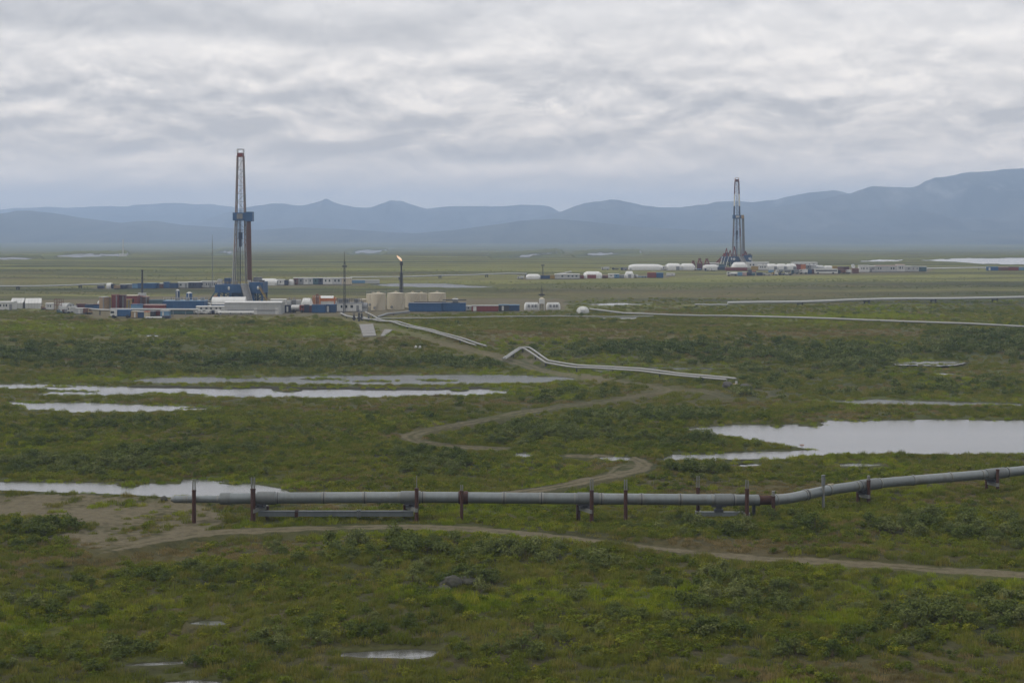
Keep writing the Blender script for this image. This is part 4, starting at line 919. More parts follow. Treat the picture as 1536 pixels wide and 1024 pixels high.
t = pipe_support(878, 'pair of rusty posts mid-pipe with a short saddle between, one topped by twin grey tubes'); La = post(t, 887.5, 735, 718, -1.15, 0.46); Lb = post(t, 867.5, 757, 757, 1.15, 0.5, None); crossbeam(t, 877, La, Lb)
t = pipe_support(938, 'single rusty post with twin grey tubes right of the mid-pipe pair'); post(t, 938.5, 735, 719, -0.85, 0.44)
t = pipe_support(1083, 'wide support of two rusty posts with a grey beam and dark saddle between them'); La = post(t, 1047, 731, 714, 1.0, 0.44); Lb = post(t, 1120.5, 733, 720, -1.05, 0.46)
c = pxx(main_path, 1078); zz = EYE-(770-HOR)/F*186.7-t.location.z
MB().bar((La.x+0.25, 0.0, zz), (Lb.x-0.25, 0.0, zz), 0.5, 0.50).build('crossbeam', GALV, t)
for LL in (La, Lb): MB().box(LL.x-0.34, LL.x+0.34, min(0, LL.y)-0.15, max(0, LL.y)+0.15, zz-0.22, zz+0.22).build('bracket', GALVB, t)
xs = c.x-t.location.x; MB().box(xs-0.85, xs+0.85, -0.5, 0.5, c.z-RM-0.14-t.location.z, c.z-RM+0.1-t.location.z).box(xs-0.5, xs+0.5, -0.4, 0.4, zz+0.25, zz+0.55).box(xs-0.3, xs+0.3, -0.3, 0.3, zz+0.5, c.z-RM-0.1-t.location.z).build('shoe', DARK, t)
t = pipe_support(1131, 'short dark post standing behind the pipe just left of its rusty section'); post(t, 1130.5, 757, 757, 1.0, 0.42, None, DARK)
t = pipe_support(1160, 'short rusty post with a grey top where the pipe starts to bend uphill'); post(t, 1160, 744, 736, -0.85, 0.42, 'cap')
t = pipe_support(1235, 'plain grey post with no rust in front of the rising bend of the pipe')
c = pxx(main_path, 1235); Yp = c.y-0.85; x = (1235-CX)/F*Yp; g = gz1(x, Yp); zt = EYE-(712-HOR)/F*Yp
Lx, Ly = x-t.location.x, Yp-t.location.y
MB().tube((Lx, Ly, g-0.4-t.location.z), (Lx, Ly, zt-1.2-t.location.z), 0.17, n=14).build('post', GALVB, t)
MB().tube((Lx, Ly, zt-1.25-t.location.z), (Lx, Ly, zt-t.location.z), 0.23, n=14).build('radiator', SLEEVE, t)
t = pipe_support(1295, 'pair of rusty posts under the pipe on its uphill stretch near the big lake'); La = post(t, 1303, 720, 713, -1.15, 0.44, 'cap'); Lb = post(t, 1287, 735, 735, 1.15, 0.44, None); crossbeam(t, 1295, La, Lb)
t = pipe_support(1488, 'pair of rusty posts under the pipe close to the right edge of the photo'); La = post(t, 1496.5, 704, 702, -1.15, 0.40, None); Lb = post(t, 1480, 718, 718, 1.15, 0.40, None); crossbeam(t, 1488, La, Lb)
# the long low beam
Yb = 185.2; a, b = wpt(388, 769.6, Yb), wpt(620, 769.2, Yb)
t = thing('low_beam', 'long grey box beam slung low between two pairs of rusty posts under the pipe', 'beam', (a.x, Yb, a.z))
ln = b.x-a.x
MB().box(0, ln, -0.26, 0.26, -0.30, 0.24).box(0, ln, -0.32, 0.32, 0.24, 0.30).build('beam', mat('dull_beam_grey', (0.088, 0.100, 0.106), 0.55, 0.2, 0.3, 0.7), t)
for f_ in (0.235, 0.245): MB().box(ln*f_, ln*f_+0.22, -0.30, 0.30, -0.38, 0.38).build('strap', RUST, t)
for f_ in (0.635, 0.65): MB().box(ln*f_, ln*f_+0.16, -0.31, 0.31, -0.38, 0.42).build('clip', SLEEVE, t)

def ground_pipe(name, pts, r, lift, label, m=PALEPIPE, every=14.0, group=None, post_m=DARK, pad=0.0, n=12, fine=True):
    """a smaller pipe laid over the tundra: it follows the ground on low posts"""
    P = []
    for px, py in pts:
        X, Y = gxy(px, py); P.append((float(X), float(Y)))
    Q = []
    for (x0, y0), (x1, y1) in zip(P[:-1], P[1:]):
        k = max(2, int(math.hypot(x1-x0, y1-y0)/6))
        for i in range(k): Q.append((x0+(x1-x0)*i/k, y0+(y1-y0)*i/k))
    Q.append(P[-1])
    zs = ground_z(np.array([q[0] for q in Q]), np.array([q[1] for q in Q]))
    if len(zs) > 6:
        zp = np.pad(zs, 1, mode='edge'); zs = np.convolve(zp, np.ones(3)/3, 'valid')
    pts3 = [Vector((q[0], q[1], z+lift)) for q, z in zip(Q, zs)]
    t = thing(name, label, 'pipe', pts3[0], 0, group); o = pts3[0]
    MB().path([p-o for p in pts3], r, n).build('pipe', m, t)
    acc = 0; prev = pts3[0]; cnt = 0
    for p in pts3[1:]:
        acc += (p-prev).length; prev = p
        if acc > every and cnt < 60:
            acc = 0; cnt += 1; g = gz1(p.x, p.y)
            if pad:
                mb = MB()
                for sg in (-1, 1): mb.box(p.x-o.x+sg*pad-0.24, p.x-o.x+sg*pad+0.24, p.y-o.y-0.3, p.y-o.y+0.3, g-0.4-o.z, p.z-o.z-r*0.4)
                mb.box(p.x-o.x-pad-0.2, p.x-o.x+pad+0.2, p.y-o.y-0.3, p.y-o.y+0.3, p.z-o.z-r-0.3, p.z-o.z-r)
                mb.build('stand', post_m, t)
            else: MB().bar((p.x-o.x, p.y-o.y, g-0.4-o.z), (p.x-o.x, p.y-o.y, p.z-o.z-r*0.7), 0.34).build('stand', post_m, t)
    return t
# ------------------------------------------------------------------ pipes laid over the tundra
DG = 'thin twin pipes running from the near yard down to the ponds'
ground_pipe('flow_pipe', [(548,471),(567,479.5),(600,489),(660,504),(700,514.5),(730,522.5)], 0.22, 0.7, 'thin pale pipe running down from the yard beside the dirt road, upper of the two')
ground_pipe('flow_pipe', [(540,477),(566,482),(600,492),(660,507),(690,515),(714,521.5)], 0.22, 0.7, 'thin pale pipe running down from the yard beside the dirt road, lower of the two')
ground_pipe('flow_pipe', [(754,543),(767,533.5),(779,524.5),(794,525),(808,535.5),(823,547),(850,550.5),(880,554),(960,561.5),(1020,568),(1104,575)], 0.23, 1.0, 'thin pale pipe with a peaked bend by the shrub bank, upper of the two', every=9)
ground_pipe('flow_pipe', [(757.5,543.5),(770,534),(781.5,526),(787,526.5),(803,538.5),(818.5,549.5),(850,553.5),(880,557),(960,564.5),(1020,571),(1090,577)], 0.23, 1.0, 'thin pale pipe with a peaked bend by the shrub bank, lower of the two', every=9)
ground_pipe('flow_pipe', [(566,478.7),(650,478.2),(740,477.8),(890,477.5),(980,476.7)], 0.17, 0.6, 'straight pale pipe lying across the grass just below the red and blue containers', every=30)
ground_pipe('flow_pipe', [(885,467),(910,470),(935,473.5),(1010,475.2),(1090,476),(1190,480),(1300,484),(1420,488.3),(1560,493.2),(1900,506)], 0.30, 0.8, 'long white pipe sloping from the white dome across the grass to the right edge', every=26)
ground_pipe('flow_pipe', [(566,477.5),(580,473.5),(600,471.5),(614,470)], 0.35, 0.6, 'short grey pipe elbow running from the pipe junction toward the long blue building', m=GREY, every=20)
ground_pipe('trunk_pipe', [(1091.5,459.3),(1200,457.5),(1300,455.5),(1400,453.6),(1560,450.8),(1900,446)], 0.50, 1.5, 'thick pale grey pipe on pairs of dark stands in the middle distance at right', m=LGREY, every=24, pad=0.9)
ground_pipe('trunk_pipe', [(1042,459.6),(1065,459.4),(1090,459.2)], 0.26, 0.8, 'thin grey pipe stub leading into the thick pipe on paired stands', m=LGREY, every=10)
ground_pipe('trunk_pipe', [(-160,437.5),(0,434.5),(80,433),(160,430.5)], 0.36, 1.5, 'far pale pipe on dark stands at left, ending at the blue camp', m=LGREY, every=22, pad=0.5)
ground_pipe('trunk_pipe', [(525,421),(600,420.3),(660,419),(730,417.2),(790,415.5)], 0.34, 1.6, 'far pale pipe behind the flare stack, running to the white arched building', m=LGREY, every=22, pad=0.5)
ground_pipe('trunk_pipe', [(1390,405.6),(1440,404.9),(1482,404.4)], 0.40, 1.3, 'far white pipe between the long camp row and the blue container at right', m=WHITE, every=30)
ground_pipe('rack_pipe', [(126,470.5),(150,472.5),(170,473)], 0.32, 1.7, 'short pale pipe on posts left of the blue and white front trailer', every=9)
Y0 = float(y_of_py(474.5))
def rackpipe(px0, px1, y0, y1, Y, r, label):
    a, b = wpt(px0, y0, Y), wpt(px1, y1, Y); t = thing('rack_pipe', label, 'pipe', a); MB().path([Vector((0,0,0)), b-a], r, 12).build('pipe', LGREY, t)
    n = int((b-a).length/4)
    for i in range(n+1):
        p = a.lerp(b, i/n); g = gz1(p.x, p.y); MB().bar((p.x-a.x, 0, g-0.3-a.z), (p.x-a.x, 0, p.z-a.z-r*0.8), 0.2).build('stand', GREY, t)
rackpipe(166, 297, 463.7, 464.2, Y0, 0.34, 'long grey pipe on tall posts passing in front of the blue tank bank')

# ------------------------------------------------------------------ the two drilling rigs
MASTG = mat('weathered_mast_grey', (0.125, 0.122, 0.118), 0.6, 0.1, 0.3, 1.0); MASTP = mat('faded_mast_red_grey', (0.140, 0.108, 0.102), 0.6, 0.1, 0.3, 1.0)
def rig(px, yb, k, label, style):
    loc, _, _, s = spot(px, px, yb-10, yb, 14); t = thing('drilling_rig', label, 'drilling rig', loc); near = style == 'near'
    box = BLUE if near else DBLUE
    zd0, zd1 = (3.4*k, 6.6*k)                                              # deck box
    # legs and wind walls below the deck
    for x in (-8.5, -4.2, 4.6, 8.0):
        for y in (-5.5, 5.5):
            MB().box(x*k-0.35, x*k+0.35, y-0.35, y+0.35, -0.3, zd0).build('leg', box, t)
    for y in (-5.2, 5.2):
        mb = MB()
        for a, b in ((-8.5, -4.2), (4.6, 8.0)): mb.bar((a*k, y, 0.2), (b*k, y, zd0), 0.3); mb.bar((b*k, y, 0.2), (a*k, y, zd0), 0.3)
        mb.build('brace', DBLUE, t)
    MB().box(-4.0*k, 0.2*k, -4.6, -4.3, 0, zd0).box(-3.4*k, 2.2*k, 4.0, 4.3, 0, zd0).build('wind_wall', DBLUE, t)
    MB().box(-0.5*k, 4.3*k, -3.5, 3.5, 0.0, zd0*0.9).build('cellar_housing', NAVY, t)
    # deck modules
    d1 = ribbed(10.2*k, 12.5, zd0, zd1, 1.3).build('deck_box', box, t); d1.location = (-4.9*k, 0, 0)
    d2 = ribbed(5.2*k, 12.5, zd0-0.2, zd1+0.9*k, 1.3).build('deck_box', box, t); d2.location = (5.8*k, 0, 0)
    d3 = ribbed(3.2*k, 11.0, zd0+0.1, zd1-0.1, 1.3).build('deck_box', DBLUE, t); d3.location = (1.75*k, 1.6, 0)
    for x, z in ((-4.6, zd0+(zd1-zd0)*0.55), (6.6, zd0+(zd1-zd0)*0.6)):
        e = MB().lathe([(0.01, 0), (0.55, 0), (0.6, 0.02), (0.35, 0.04), (0.01, 0.05)], 14).build('emblem', WHITE, t); e.rotation_euler = (PI/2, 0, 0); e.location = (x*k, -6.42, z); e.scale = (0.75, 1.2, 1)
    for x, y, sx, sy, h, m in ((-8.6,-3,1.6,2.4,2.0,LGREY),(-6.4,2,2.4,3,2.3,DBLUE),(-2.6,-4,1.6,2,1.5,GREY),(3.0,-5,1.2,1.4,1.6,LGREY),(5.0,3,3,3,2.6,GREY),(7.4,-2,1.8,2,1.6,DARK)):
        if not near and m is LGREY: m = RED
        MB().box(x*k-sx/2, x*k+sx/2, y-sy/2, y+sy/2, zd1-0.1, zd1+h).build('deck_cabin', m, t)
    rl = MB()
    for i in range(13): rl.tube((-9.8*k+1.55*k*i, -6.2, zd1), (-9.8*k+1.55*k*i, -6.2, zd1+1.15), 0.05, n=4)
    for z in (0.6, 1.15): rl.tube((-9.8*k, -6.2, zd1+z), (8.4*k, -6.2, zd1+z), 0.05, n=4)
    rl.build('railing', YELLOW if near else RED, t)
    # catwalk ramp, stairs, side brace
    a = Vector((1.3*k, -6.4, zd1)); b = Vector((4.0*k, -12.0, 0.1)); rp = MB().bar(a, b, 2.7, 0.16)
    for sg in (-1, 1): rp.bar(a+Vector((sg*1.35, 0, 0.25)), b+Vector((sg*1.35, 0, 0.25)), 0.26, 0.6)
    rp.bar(a+Vector((0, 0, 0.2)), b+Vector((0, 0, 0.2)), 0.3, 0.35)
    rp.build('ramp', MASTG, t)
    sr = MB(); n = 14
    for sg in (-0.5, 0.5): sr.bar((7.2*k, -7+sg, zd1-1.2), (10.4*k, -7+sg, 0), 0.14, 0.34); sr.tube((7.2*k, -7+sg, zd1-0.1), (10.4*k, -7+sg, 1.1), 0.05, n=5)
    for i in range(n): x = 7.2*k+3.2*k*i/n; z = (zd1-1.2)*(1-i/n); sr.box(x-0.14, x+0.14, -7.5, -6.5, z-0.03, z+0.03)
    sr.build('stair', YELLOW if near else LGREY, t)
    if near:
        MB().bar((-9.9*k, -5.5, zd0+0.6), (-12.4*k, -5.5, 0), 0.5).bar((-9.9*k, 5.5, zd0+0.6), (-12.4*k, 5.5, 0), 0.5).build('side_brace', TEAL, t)
        MB().box(-10.9*k, -9.3*k, -5, -3, 0.2, 2.2).build('valve_box', ORANGE, t)
    else:
        for y in (-5.0, 5.0): MB().bar((-14.8, y, 0.3), (-8.2*k, y, zd1+0.6), 0.75).build('side_brace', RED, t)
        for x, h in ((-7.5, 5.2), (-5.2, 4.0), (-2.5, 6.4), (4.4, 3.4)): MB().bar((x-0.9, -3, zd1), (x+0.3, -3, zd1+h), 0.5).bar((x+1.2, -3, zd1), (x+0.3, -3, zd1+h), 0.5).build('raising_frame', RED, t)
        for x in (-10.5, -8.8, -6.6): MB().bar((x-1.5, -6.6, 0.2), (x+0.4, -6.2, zd1), 0.36).build('stay', WHITE, t)
        for x in (-3.0, 7.3): MB().tube((x*k, -6.9, zd0+1.6), (x*k, -6.4, zd0+1.6), 0.75, n=14).build('lamp_drum', WHITE, t)
    # mast in painted sections
    H0, H1 = zd1, (55.8 if near else 53.2)
    wb, wt = (5.0, 2.3) if near else (5.2, 2.4)
    mx = -1.2 if near else -0.3
    wd = lambda z: wb+(wt-wb)*((z-H0)/(H1-H0))**0.85
    if near: secs = [(H0, 19.0, MASTG), (19.0, 24.0, MASTP), (24.0, 31.0, MASTG), (31.0, 38.5, MASTP), (38.5, 41.5, MASTG), (41.5, 48.0, MASTP), (48.0, 51.0, MASTG), (51.0, H1, MASTP)]
    else: secs = [(H0, 19.0, MASTG), (19.0, 24.0, DRED), (24.0, 30.0, MASTG), (30.0, 38.0, NAVY), (38.0, 45.5, WHITE), (45.5, H1, DRED)]
    for z0, z1, m in secs: lattice(MB(), wd(z0), wd(z1), z0, z1, max(1, round((z1-z0)/3.6)), 0.36, 0.10, mx, 0, True).build('mast_section', m, t)
    MB().box(mx-1.35, mx+1.35, -1.35, 1.35, H1, H1+0.35).box(mx-1.1, mx+1.1, -0.9, 0.9, H1+0.35, H1+1.5).build('crown_block', RED if near else DRED, t)
    cr = MB()
    for x in (-1.15, 1.15):
        for y in (-1.1, 1.1): cr.bar((mx+x, y, H1+0.3), (mx+x, y, H1+(3.0 if near else 2.4)), 0.2)
    for y in (-1.1, 1.1): cr.bar((mx-1.15, y, H1+(2.9 if near else 2.3)), (mx+1.15, y, H1+(2.9 if near else 2.3)), 0.22)
    cr.build('crown_frame', GREY if near else PINK, t)
    # monkey board
    zb0, zb1 = (31.3, 34.6) if near else (30.2, 32.8)
    MB().box(mx-2.6, mx+2.7, -2.6, -2.3, zb0, zb1-0.4).box(mx-2.6, mx-2.3, -2.3, 2.0, zb0, zb1-0.4).box(mx-2.6, mx+3.0, -2.6, 2.2, zb0-0.12, zb0).build('monkey_board', BLUE if near else BLUE, t)
    MB().box(mx+2.4, mx+(5.1 if near else 4.0), -3.4, 0.6, zb0-(0.5 if near else 0), zb1-(0.1 if near else 0.4)).build('fingerboard_screen', BLUE if near else TANP, t)
    MB().box(mx-1.0, mx+1.2, -2.9, -2.6, zb0+0.5, zb1-0.8).build('wind_shield', GREY if near else LGREY, t)
    # racked drill pipe
    rk = MB()
    for i in range(5):
        for j in range(3): rk.tube((mx+3.15+0.34*i+0.12, -2.9+0.5*j, zd1), (mx+2.9+0.30*i, -2.6+0.5*j, zb1-1.4), 0.135, n=6)
    rk.build('racked_pipe', BROWN if near else GREY, t)
    rk = MB()
    for i in range(3): rk.tube((mx-0.9+0.5*i, -1.2, zd1), (mx-0.8+0.45*i, -1.1, zb1-1.0), 0.12, n=6)
    rk.build('racked_pipe', DARK if near else NAVY, t)
    # travelling block, top drive, hoisting lines
    zt = 24.0 if near else 20.0
    MB().box(mx-0.7, mx+0.7, -0.5, 0.5, zt, zt+2.6).box(mx-0.45, mx+0.45, -0.4, 0.4, zt-3.0, zt).tube((mx, 0, zd1), (mx, 0, zt-3), 0.12, n=6).build('top_drive', DBLUE if near else NAVY, t)
    ln = MB()
    for x in (-0.35, -0.12, 0.12, 0.35): ln.tube((mx+x, 0, zt+2.6), (mx+x, 0, H1), 0.05, n=4)
    ln.tube((mx+1.0, -0.8, zd1), (mx+0.6, -0.4, H1), 0.05, n=4); ln.tube((mx+2.0, 0, zb1), (mx+1.0, 0, H1), 0.035, n=4)
    ln.build('hoist_line', DARK, t)
    MB().tube((mx-wb/2-0.5, -0.5, zd1), (mx-wd(30)/2-0.3, -0.5, 30), 0.22, n=8).build('standpipe', LGREY if near else MASTG, t)
    return t
rig(365.5, 453, 1.0, 'tall drilling rig with blue deck and dark racked pipes behind the long grey shed', 'near')
rig(1106, 400.5, 0.98, 'farther drilling rig with red diagonal braces, rising from the white camp at right', 'far')

# ------------------------------------------------------------------ near yard, from left to right
A = 'near yard'
cabin(-22, 22.5, 452, 465, 'w', 'long white site cabin with a row of windows at the left edge of the photo', nwin=9, door=0.93, depth=5)
gable_tent(19, 36, 447.6, 462.5, 'white frame tent between the long white cabin and the larger frame tent', 7, 8)
gable_tent(39.5, 61.5, 447.8, 462.8, 'largest white frame tent, its dark-doored gable end facing the brown yard', 8, 14)
cabin(70, 81, 454.5, 464.5, 'w', 'small white cabin standing alone right of the frame tents', nwin=2, door=None, depth=3)
loc, w, h, s = spot(83, 93.5, 448.5, 466, 3); t = thing('pipe_rack', 'thin rusty pipe frame standing beside the small lone white cabin', 'rack', loc); 
for x in (-w/2, 0, w/2):
    mb = MB()
    for y in (-1.2, 1.2): mb.bar((x, y, -0.2), (x, y, h), 0.16)
    mb.build('upright', BROWN, t)
MB().bar((-w/2, -1.2, h*0.98), (w/2, -1.2, h*0.98), 0.16).bar((-w/2, 1.2, h*0.7), (w/2, 1.2, h*0.7), 0.16).bar((-w/2, -1.2, h*0.5), (w/2, -1.2, h*0.5), 0.16).build('rail', RED, t)
arch_tent(93, 106.5, 455, 466, 'low arched shelter with grey-green flank and white top behind the parked trucks', 'l', 6, -12, wall=0.4)
truck(86.5, 94.5, 464, 471.5, 't', 't', 'small dark green truck, first in the row of parked trucks at left', 'pickup')
truck(94.5, 102.5, 463.5, 471.3, 'x', 'g', 'brown truck with a grey box right of the dark green truck', 'box')
truck(102.5, 114, 460, 471.5, 'w', 'l', 'white truck with a pale box in the row of parked trucks', 'box')
container(112, 125.5, 462, 471.5, 'l', 'pale grey container with a white door among the parked trucks', 'w', door=0.62)
truck(126, 137.5, 462.5, 471.6, 'a', 'x', 'tan truck with a brown-red box beside the pale grey container', 'box', flip=True)
container(116, 130, 455.5, 463, 'm', 'low dark red container behind the pale grey container', 'x')
container(128.5, 142, 456.5, 464.5, 'd', 'dark blue container behind the tan truck', 'n', rz=4)
container(142.5, 152, 456, 465.5, 'b', 'short blue container with a dark red top beside the tan silo', 'm', rz=-6)
loc, w, h, s = spot(146, 152.5, 451, 457.5, 0); t = thing('water_tank', 'small white round-topped tank peeping over the containers left of the tan silo', 'tank', loc); r = w/2
MB().lathe([(r, 0), (r, h*0.55), (r*0.8, h*0.83), (r*0.4, h*0.97), (0.02, h)], 20).build('shell', WHITE, t); MB().lathe([(r+0.04, h*0.5), (r+0.04, h*0.56)], 20).build('band', LGREY, t)
tall_silo(151.5, 161, 445, 466.5, 'a', 'tan box-shaped silo at the left of the coloured silo group', rz=-20, depth=2.6)
tall_silo(160.5, 169.5, 445, 466, 'y', 'mustard yellow box-shaped silo between the tan and the red ones', cap='y', rz=-8, depth=2.6)
tall_silo(168.5, 178, 442, 466, 'r', 'bright red ribbed silo, left of the two tall red ones', cap='r', depth=2.6)
tall_silo(178, 188, 442.6, 465.5, 'm', 'dark maroon ribbed silo, right of the two tall red ones', cap='m', depth=2.6)
tall_silo(187.5, 196.5, 449, 464, 'y', 'short yellow silo right of the maroon silo', cap='y', depth=2.6)
cabin(189, 208, 442.5, 461, 'r', 'tall red shed with a pale pitched roof behind the short yellow silo', roof='e', nwin=2, door=None, depth=5)
tall_silo(207, 214.5, 444, 460, 'm', 'dark red silo behind the black flare mast', cap='r', depth=3)
tall_silo(215, 222.5, 444.5, 460, 'x', 'brown-red silo right of the black flare mast', cap='p', depth=3)
loc, w, h, s = spot(209, 217.5, 439.5, 458, 3); t = thing('flare_mast', 'black mast on a dark box tower rising among the coloured silos', 'mast', loc)
MB().box(-1.1, 1.1, -1.1, 1.1, -0.2, h*0.8).build('tower', NAVY, t); MB().box(-1.5, 1.5, -1.4, 1.4, h*0.8, h*0.85).box(-1.3, 1.3, -1.2, 1.2, h*0.85, h).build('platform', LGREY, t)
MB().tube((0, 0, h), (0, 0, EYE-(404.8-HOR)/s-loc[2]), 0.42, 0.30, 10).build('stack', DARK, t); q = EYE-(404.8-HOR)/s-loc[2]; MB().tube((0, 0, q-0.6), (0, 0, q), 0.42, n=10).build('tip', DARK, t)
container(198, 214, 456.5, 467, 'c', 'light blue open-topped tank box in front of the black flare mast', 'b', depth=3.5)
container(214, 248, 456.8, 466.5, 'r', 'long red container with a pale pink roof right of the light blue tank box', 'p', depth=2.8)
container(225, 252, 449.5, 460, 't', 'teal container behind the long red container', 't', depth=2.8)
# bank of mud tanks
loc, w, h, s = spot(248, 309, 451, 465, 7); t = thing('mud_tank_bank', 'long blue bank of mud tanks with a railed top, left of the drilling rig', 'tank', loc)
ribbed(w, 7, -0.2, h-0.15, 1.2).build('body', BLUE, t); MB().box(-w/2-0.15, w/2+0.15, -3.65, 3.65, h-0.15, h).build('roof', LBLUE, t)
MB().add([(-w/2-2.6, -3.2, 0), (-w/2-0.06, -3.2, h-0.2), (-w/2-0.06, 3.2, h-0.2), (-w/2-2.6, 3.2, 0), (-w/2-0.06, -3.2, 0), (-w/2-0.06, 3.2, 0)], [(0,1,2,3),(0,4,1),(3,2,5),(1,4,5,2)]).build('ramp', DBLUE, t)
rl = MB()
for i in range(15): rl.tube((-w/2+w*i/14, -3.5, h), (-w/2+w*i/14, -3.5, h+1.1), 0.05, n=4)
rl.tube((-w/2, -3.5, h+1.1), (w/2, -3.5, h+1.1), 0.05, n=4).build('railing', LGREY, t)
for x in (-0.2, 0.05, 0.24, 0.42): MB().box(w*x-0.6, w*x+0.6, -1, 1, h, h+1.0).build('agitator', GREY, t)
tall_silo(263.5, 269.5, 434, 460, 'd', 'slim blue silo with a pale cap standing behind the mud tank bank', 'l', 1.6, round_=True, legs=True)
tall_silo(279.5, 288.5, 438, 460, 'b', 'fat blue silo beside the slim one behind the mud tank bank', 'w', 2.2, round_=True, legs=True)
machine(290, 318, 446, 458, 'gwg', 'pale machinery with walkways between the fat blue silo and the drilling rig', seed=3)
# front row below the long pipe
truck(166.5, 197, 464.5, 477, 'w', 'b', 'white-cabbed truck with a big blue box in the front row', 'box')
container(198, 207.5, 466.5, 477, 'a', 'short tan container with a pale door right of the big blue truck', 'e', door=0.6)
container(208, 217, 467, 477, 'd', 'short dark blue container in the middle of the front row', 'l')
container(217.5, 224, 467, 477, 'e', 'narrow beige cabin between dark blue and dark grey boxes of the front row', 'o')
container(224.5, 233, 466.5, 474.5, 'k', 'dark grey container standing on the flatbed side of the front row', 'g')
container(233, 242, 466.8, 474, 'r', 'short crimson container behind the low white flatbed', 'm')
truck(219, 256, 473.2, 478.3, 'n', 'w', 'low white flatbed truck with a dark blue cab, nearest to the grass', 'flat', flip=True)
container(242, 255, 465.5, 475, 'c', 'pale blue-white container at the right end of the front row', 'w', door=0.3)
container(256, 290, 465.4, 471.5, 't', 'long low dark teal container under the long grey pipe', 'k')
truck(289, 299.5, 465.2, 471.2, 'w', 'w', 'white van, leftmost of the four parked in front of the long shed', 'box', name='van', cat='van')
truck(300, 308.5, 465, 471.3, 'w', 'l', 'white pickup with a pale grey bed beside the leftmost white van', 'pickup', name='pickup_truck')
truck(309, 317.5, 465.4, 471.3, 'l', 'w', 'pale grey van third in the row in front of the long shed', 'box', flip=True, name='van', cat='van')
truck(318, 331, 465, 471.4, 'n', 'w', 'dark-cabbed truck with a white box, rightmost of the row before the long shed', 'box', name='truck')
cabin(296, 341, 459, 467, 'w', 'long low white shed behind the parked vans, left of the grey shed', roof='f', nwin=5, door=None, depth=5)
tall_silo(310, 316.5, 454, 463.5, 'w', 'small white upright tank sticking up behind the long low white shed', 'w', 1.8, round_=True)
arch_tent(319, 369, 446, 460.5, 'cream-white arched tent at the foot of the near drilling rig', depth=10, rz=6, wall=0.15)
container(318.5, 341, 456, 463, 'b', 'low blue container in front of the cream arched tent', 'w')
loc, w, h, s = spot(340, 424.5, 453, 471.5, 9); t = thing('shed', 'long pale grey metal shed, largest building of the near yard, before the drilling rig', 'shed', loc)
ribbed(w, 9, -0.2, h-0.25, 0.8).build('wall', LGREY, t); MB().extrude_x([(-4.75, h-0.25), (-4.75, h-0.15), (0, h+0.15), (4.75, h-0.15), (4.75, h-0.25)], -w/2-0.2, w/2+0.2).build('roof', WHITE, t)
MB().box(-w/2+1, w/2-1, -4.63, -4.5, h*0.30, h*0.36).build('rail_strip', GREY, t)
for f_ in (0.55, 0.93): MB().box(-w/2+w*f_-0.5, -w/2+w*f_+0.5, -4.62, -4.5, 0, 2.1).build('door', WHITE, t)
loc, w, h, s = spot(327, 381, 466.6, 472.6, 2); t = thing('horizontal_tank', 'long low white cylinder lying in front of the pale grey shed', 'tank', loc); r = h*0.40
MB().tube((-w/2, 0, h-r), (w/2, 0, h-r), r, n=18).build('shell', WHITE, t)
for x in (-0.42, -0.15, 0.15, 0.42): MB().box(w*x-0.25, w*x+0.25, -r, r, -0.3, h-r).build('saddle', GREY, t)
cabin(407, 429.5, 448.5, 463, 'w', 'white cabin with a bright roof rising behind the right end of the grey shed', roof='f', nwin=2, door=None, depth=4)
machine(431, 452, 446.5, 465, 'lgl', 'grey machinery housing with railings behind the white tank trailer', seed=5)
arch_tent(452, 469, 447.5, 464, 'bright white rounded tent behind the navy container', depth=6, wall=0.3, hip=0.5)
container(424.5, 438, 457.3, 469, 'n', 'navy container with an opening right of the pale grey shed', 'k', door=0.55)
truck(437, 456.5, 456.8, 469.2, 'r', 'w', 'tank trailer with a fat white tank and red cab between navy containers', 'tank', flip=True)
container(456.5, 464.5, 457, 469, 'n', 'short navy container beside the narrow dark red one', 'k')
container(464.5, 468.5, 457.2, 469, 'm', 'narrow dark red container between navy and blue containers', 'l')
container(468.5, 488.5, 456.8, 469.5, 'b', 'blue container left of the one with a white door, under the orange frames', 'd')
container(488.5, 504.5, 456.5, 469, 'd', 'blue container with a white door at the road into the near yard', 'b', door=0.25)
loc, w, h, s = spot(471, 481, 441.5, 462, 3); t = thing('gantry', 'red-orange lattice gantry behind the blue container', 'gantry', loc)
for x in (-w/2, 0, w/2): lattice(MB(), 0.7, 0.7, 0, h*(0.9 if x else 1), 6, 0.2, 0.12, x, 0).build('tower', ORANGE if x else RED, t)
MB().box(-w/2-0.3, w/2+0.3, -0.4, 0.4, h*0.8, h*0.86).build('beam', WHITE, t)
loc, w, h, s = spot(481, 503.5, 444, 463, 5); t = thing('rig_module', 'white equipment module with orange bands and a white canopy beside the lattice gantry', 'machine', loc)
ribbed(w, 5, -0.2, h*0.60, 1.0).build('body', WHITE, t); MB().box(-w/2-0.1, w/2+0.1, -2.6, 2.6, h*0.60, h*0.82).build('band', ORANGE, t)
MB().extrude_x([(-2.4, h*0.84), (0, h), (2.4, h*0.84)], -w/2, w/2*0.75).build('canopy', SHEET, t)
for x in (-0.48, 0.48): MB().box(w*x-0.2, w*x+0.2, -2.8, -2.6, 0, h*0.95).build('column', ORANGE, t)
cabin(505, 543.5, 453.5, 467.5, 'w', 'off-white weathered building with dark rooftop rails behind the tall thin mast', roof='g', nwin=4, door=0.85, depth=6, name='workshop', cat='building')
t = bpy.context.scene.objects['workshop']; rl = MB(); loc, w, h, s = spot(505, 543.5, 453.5, 467.5, 6)
for i in range(16): rl.bar((-w/2+w*i/15, -2.8, h-0.3), (-w/2+w*i/15, -2.8, h+1.3), 0.12)
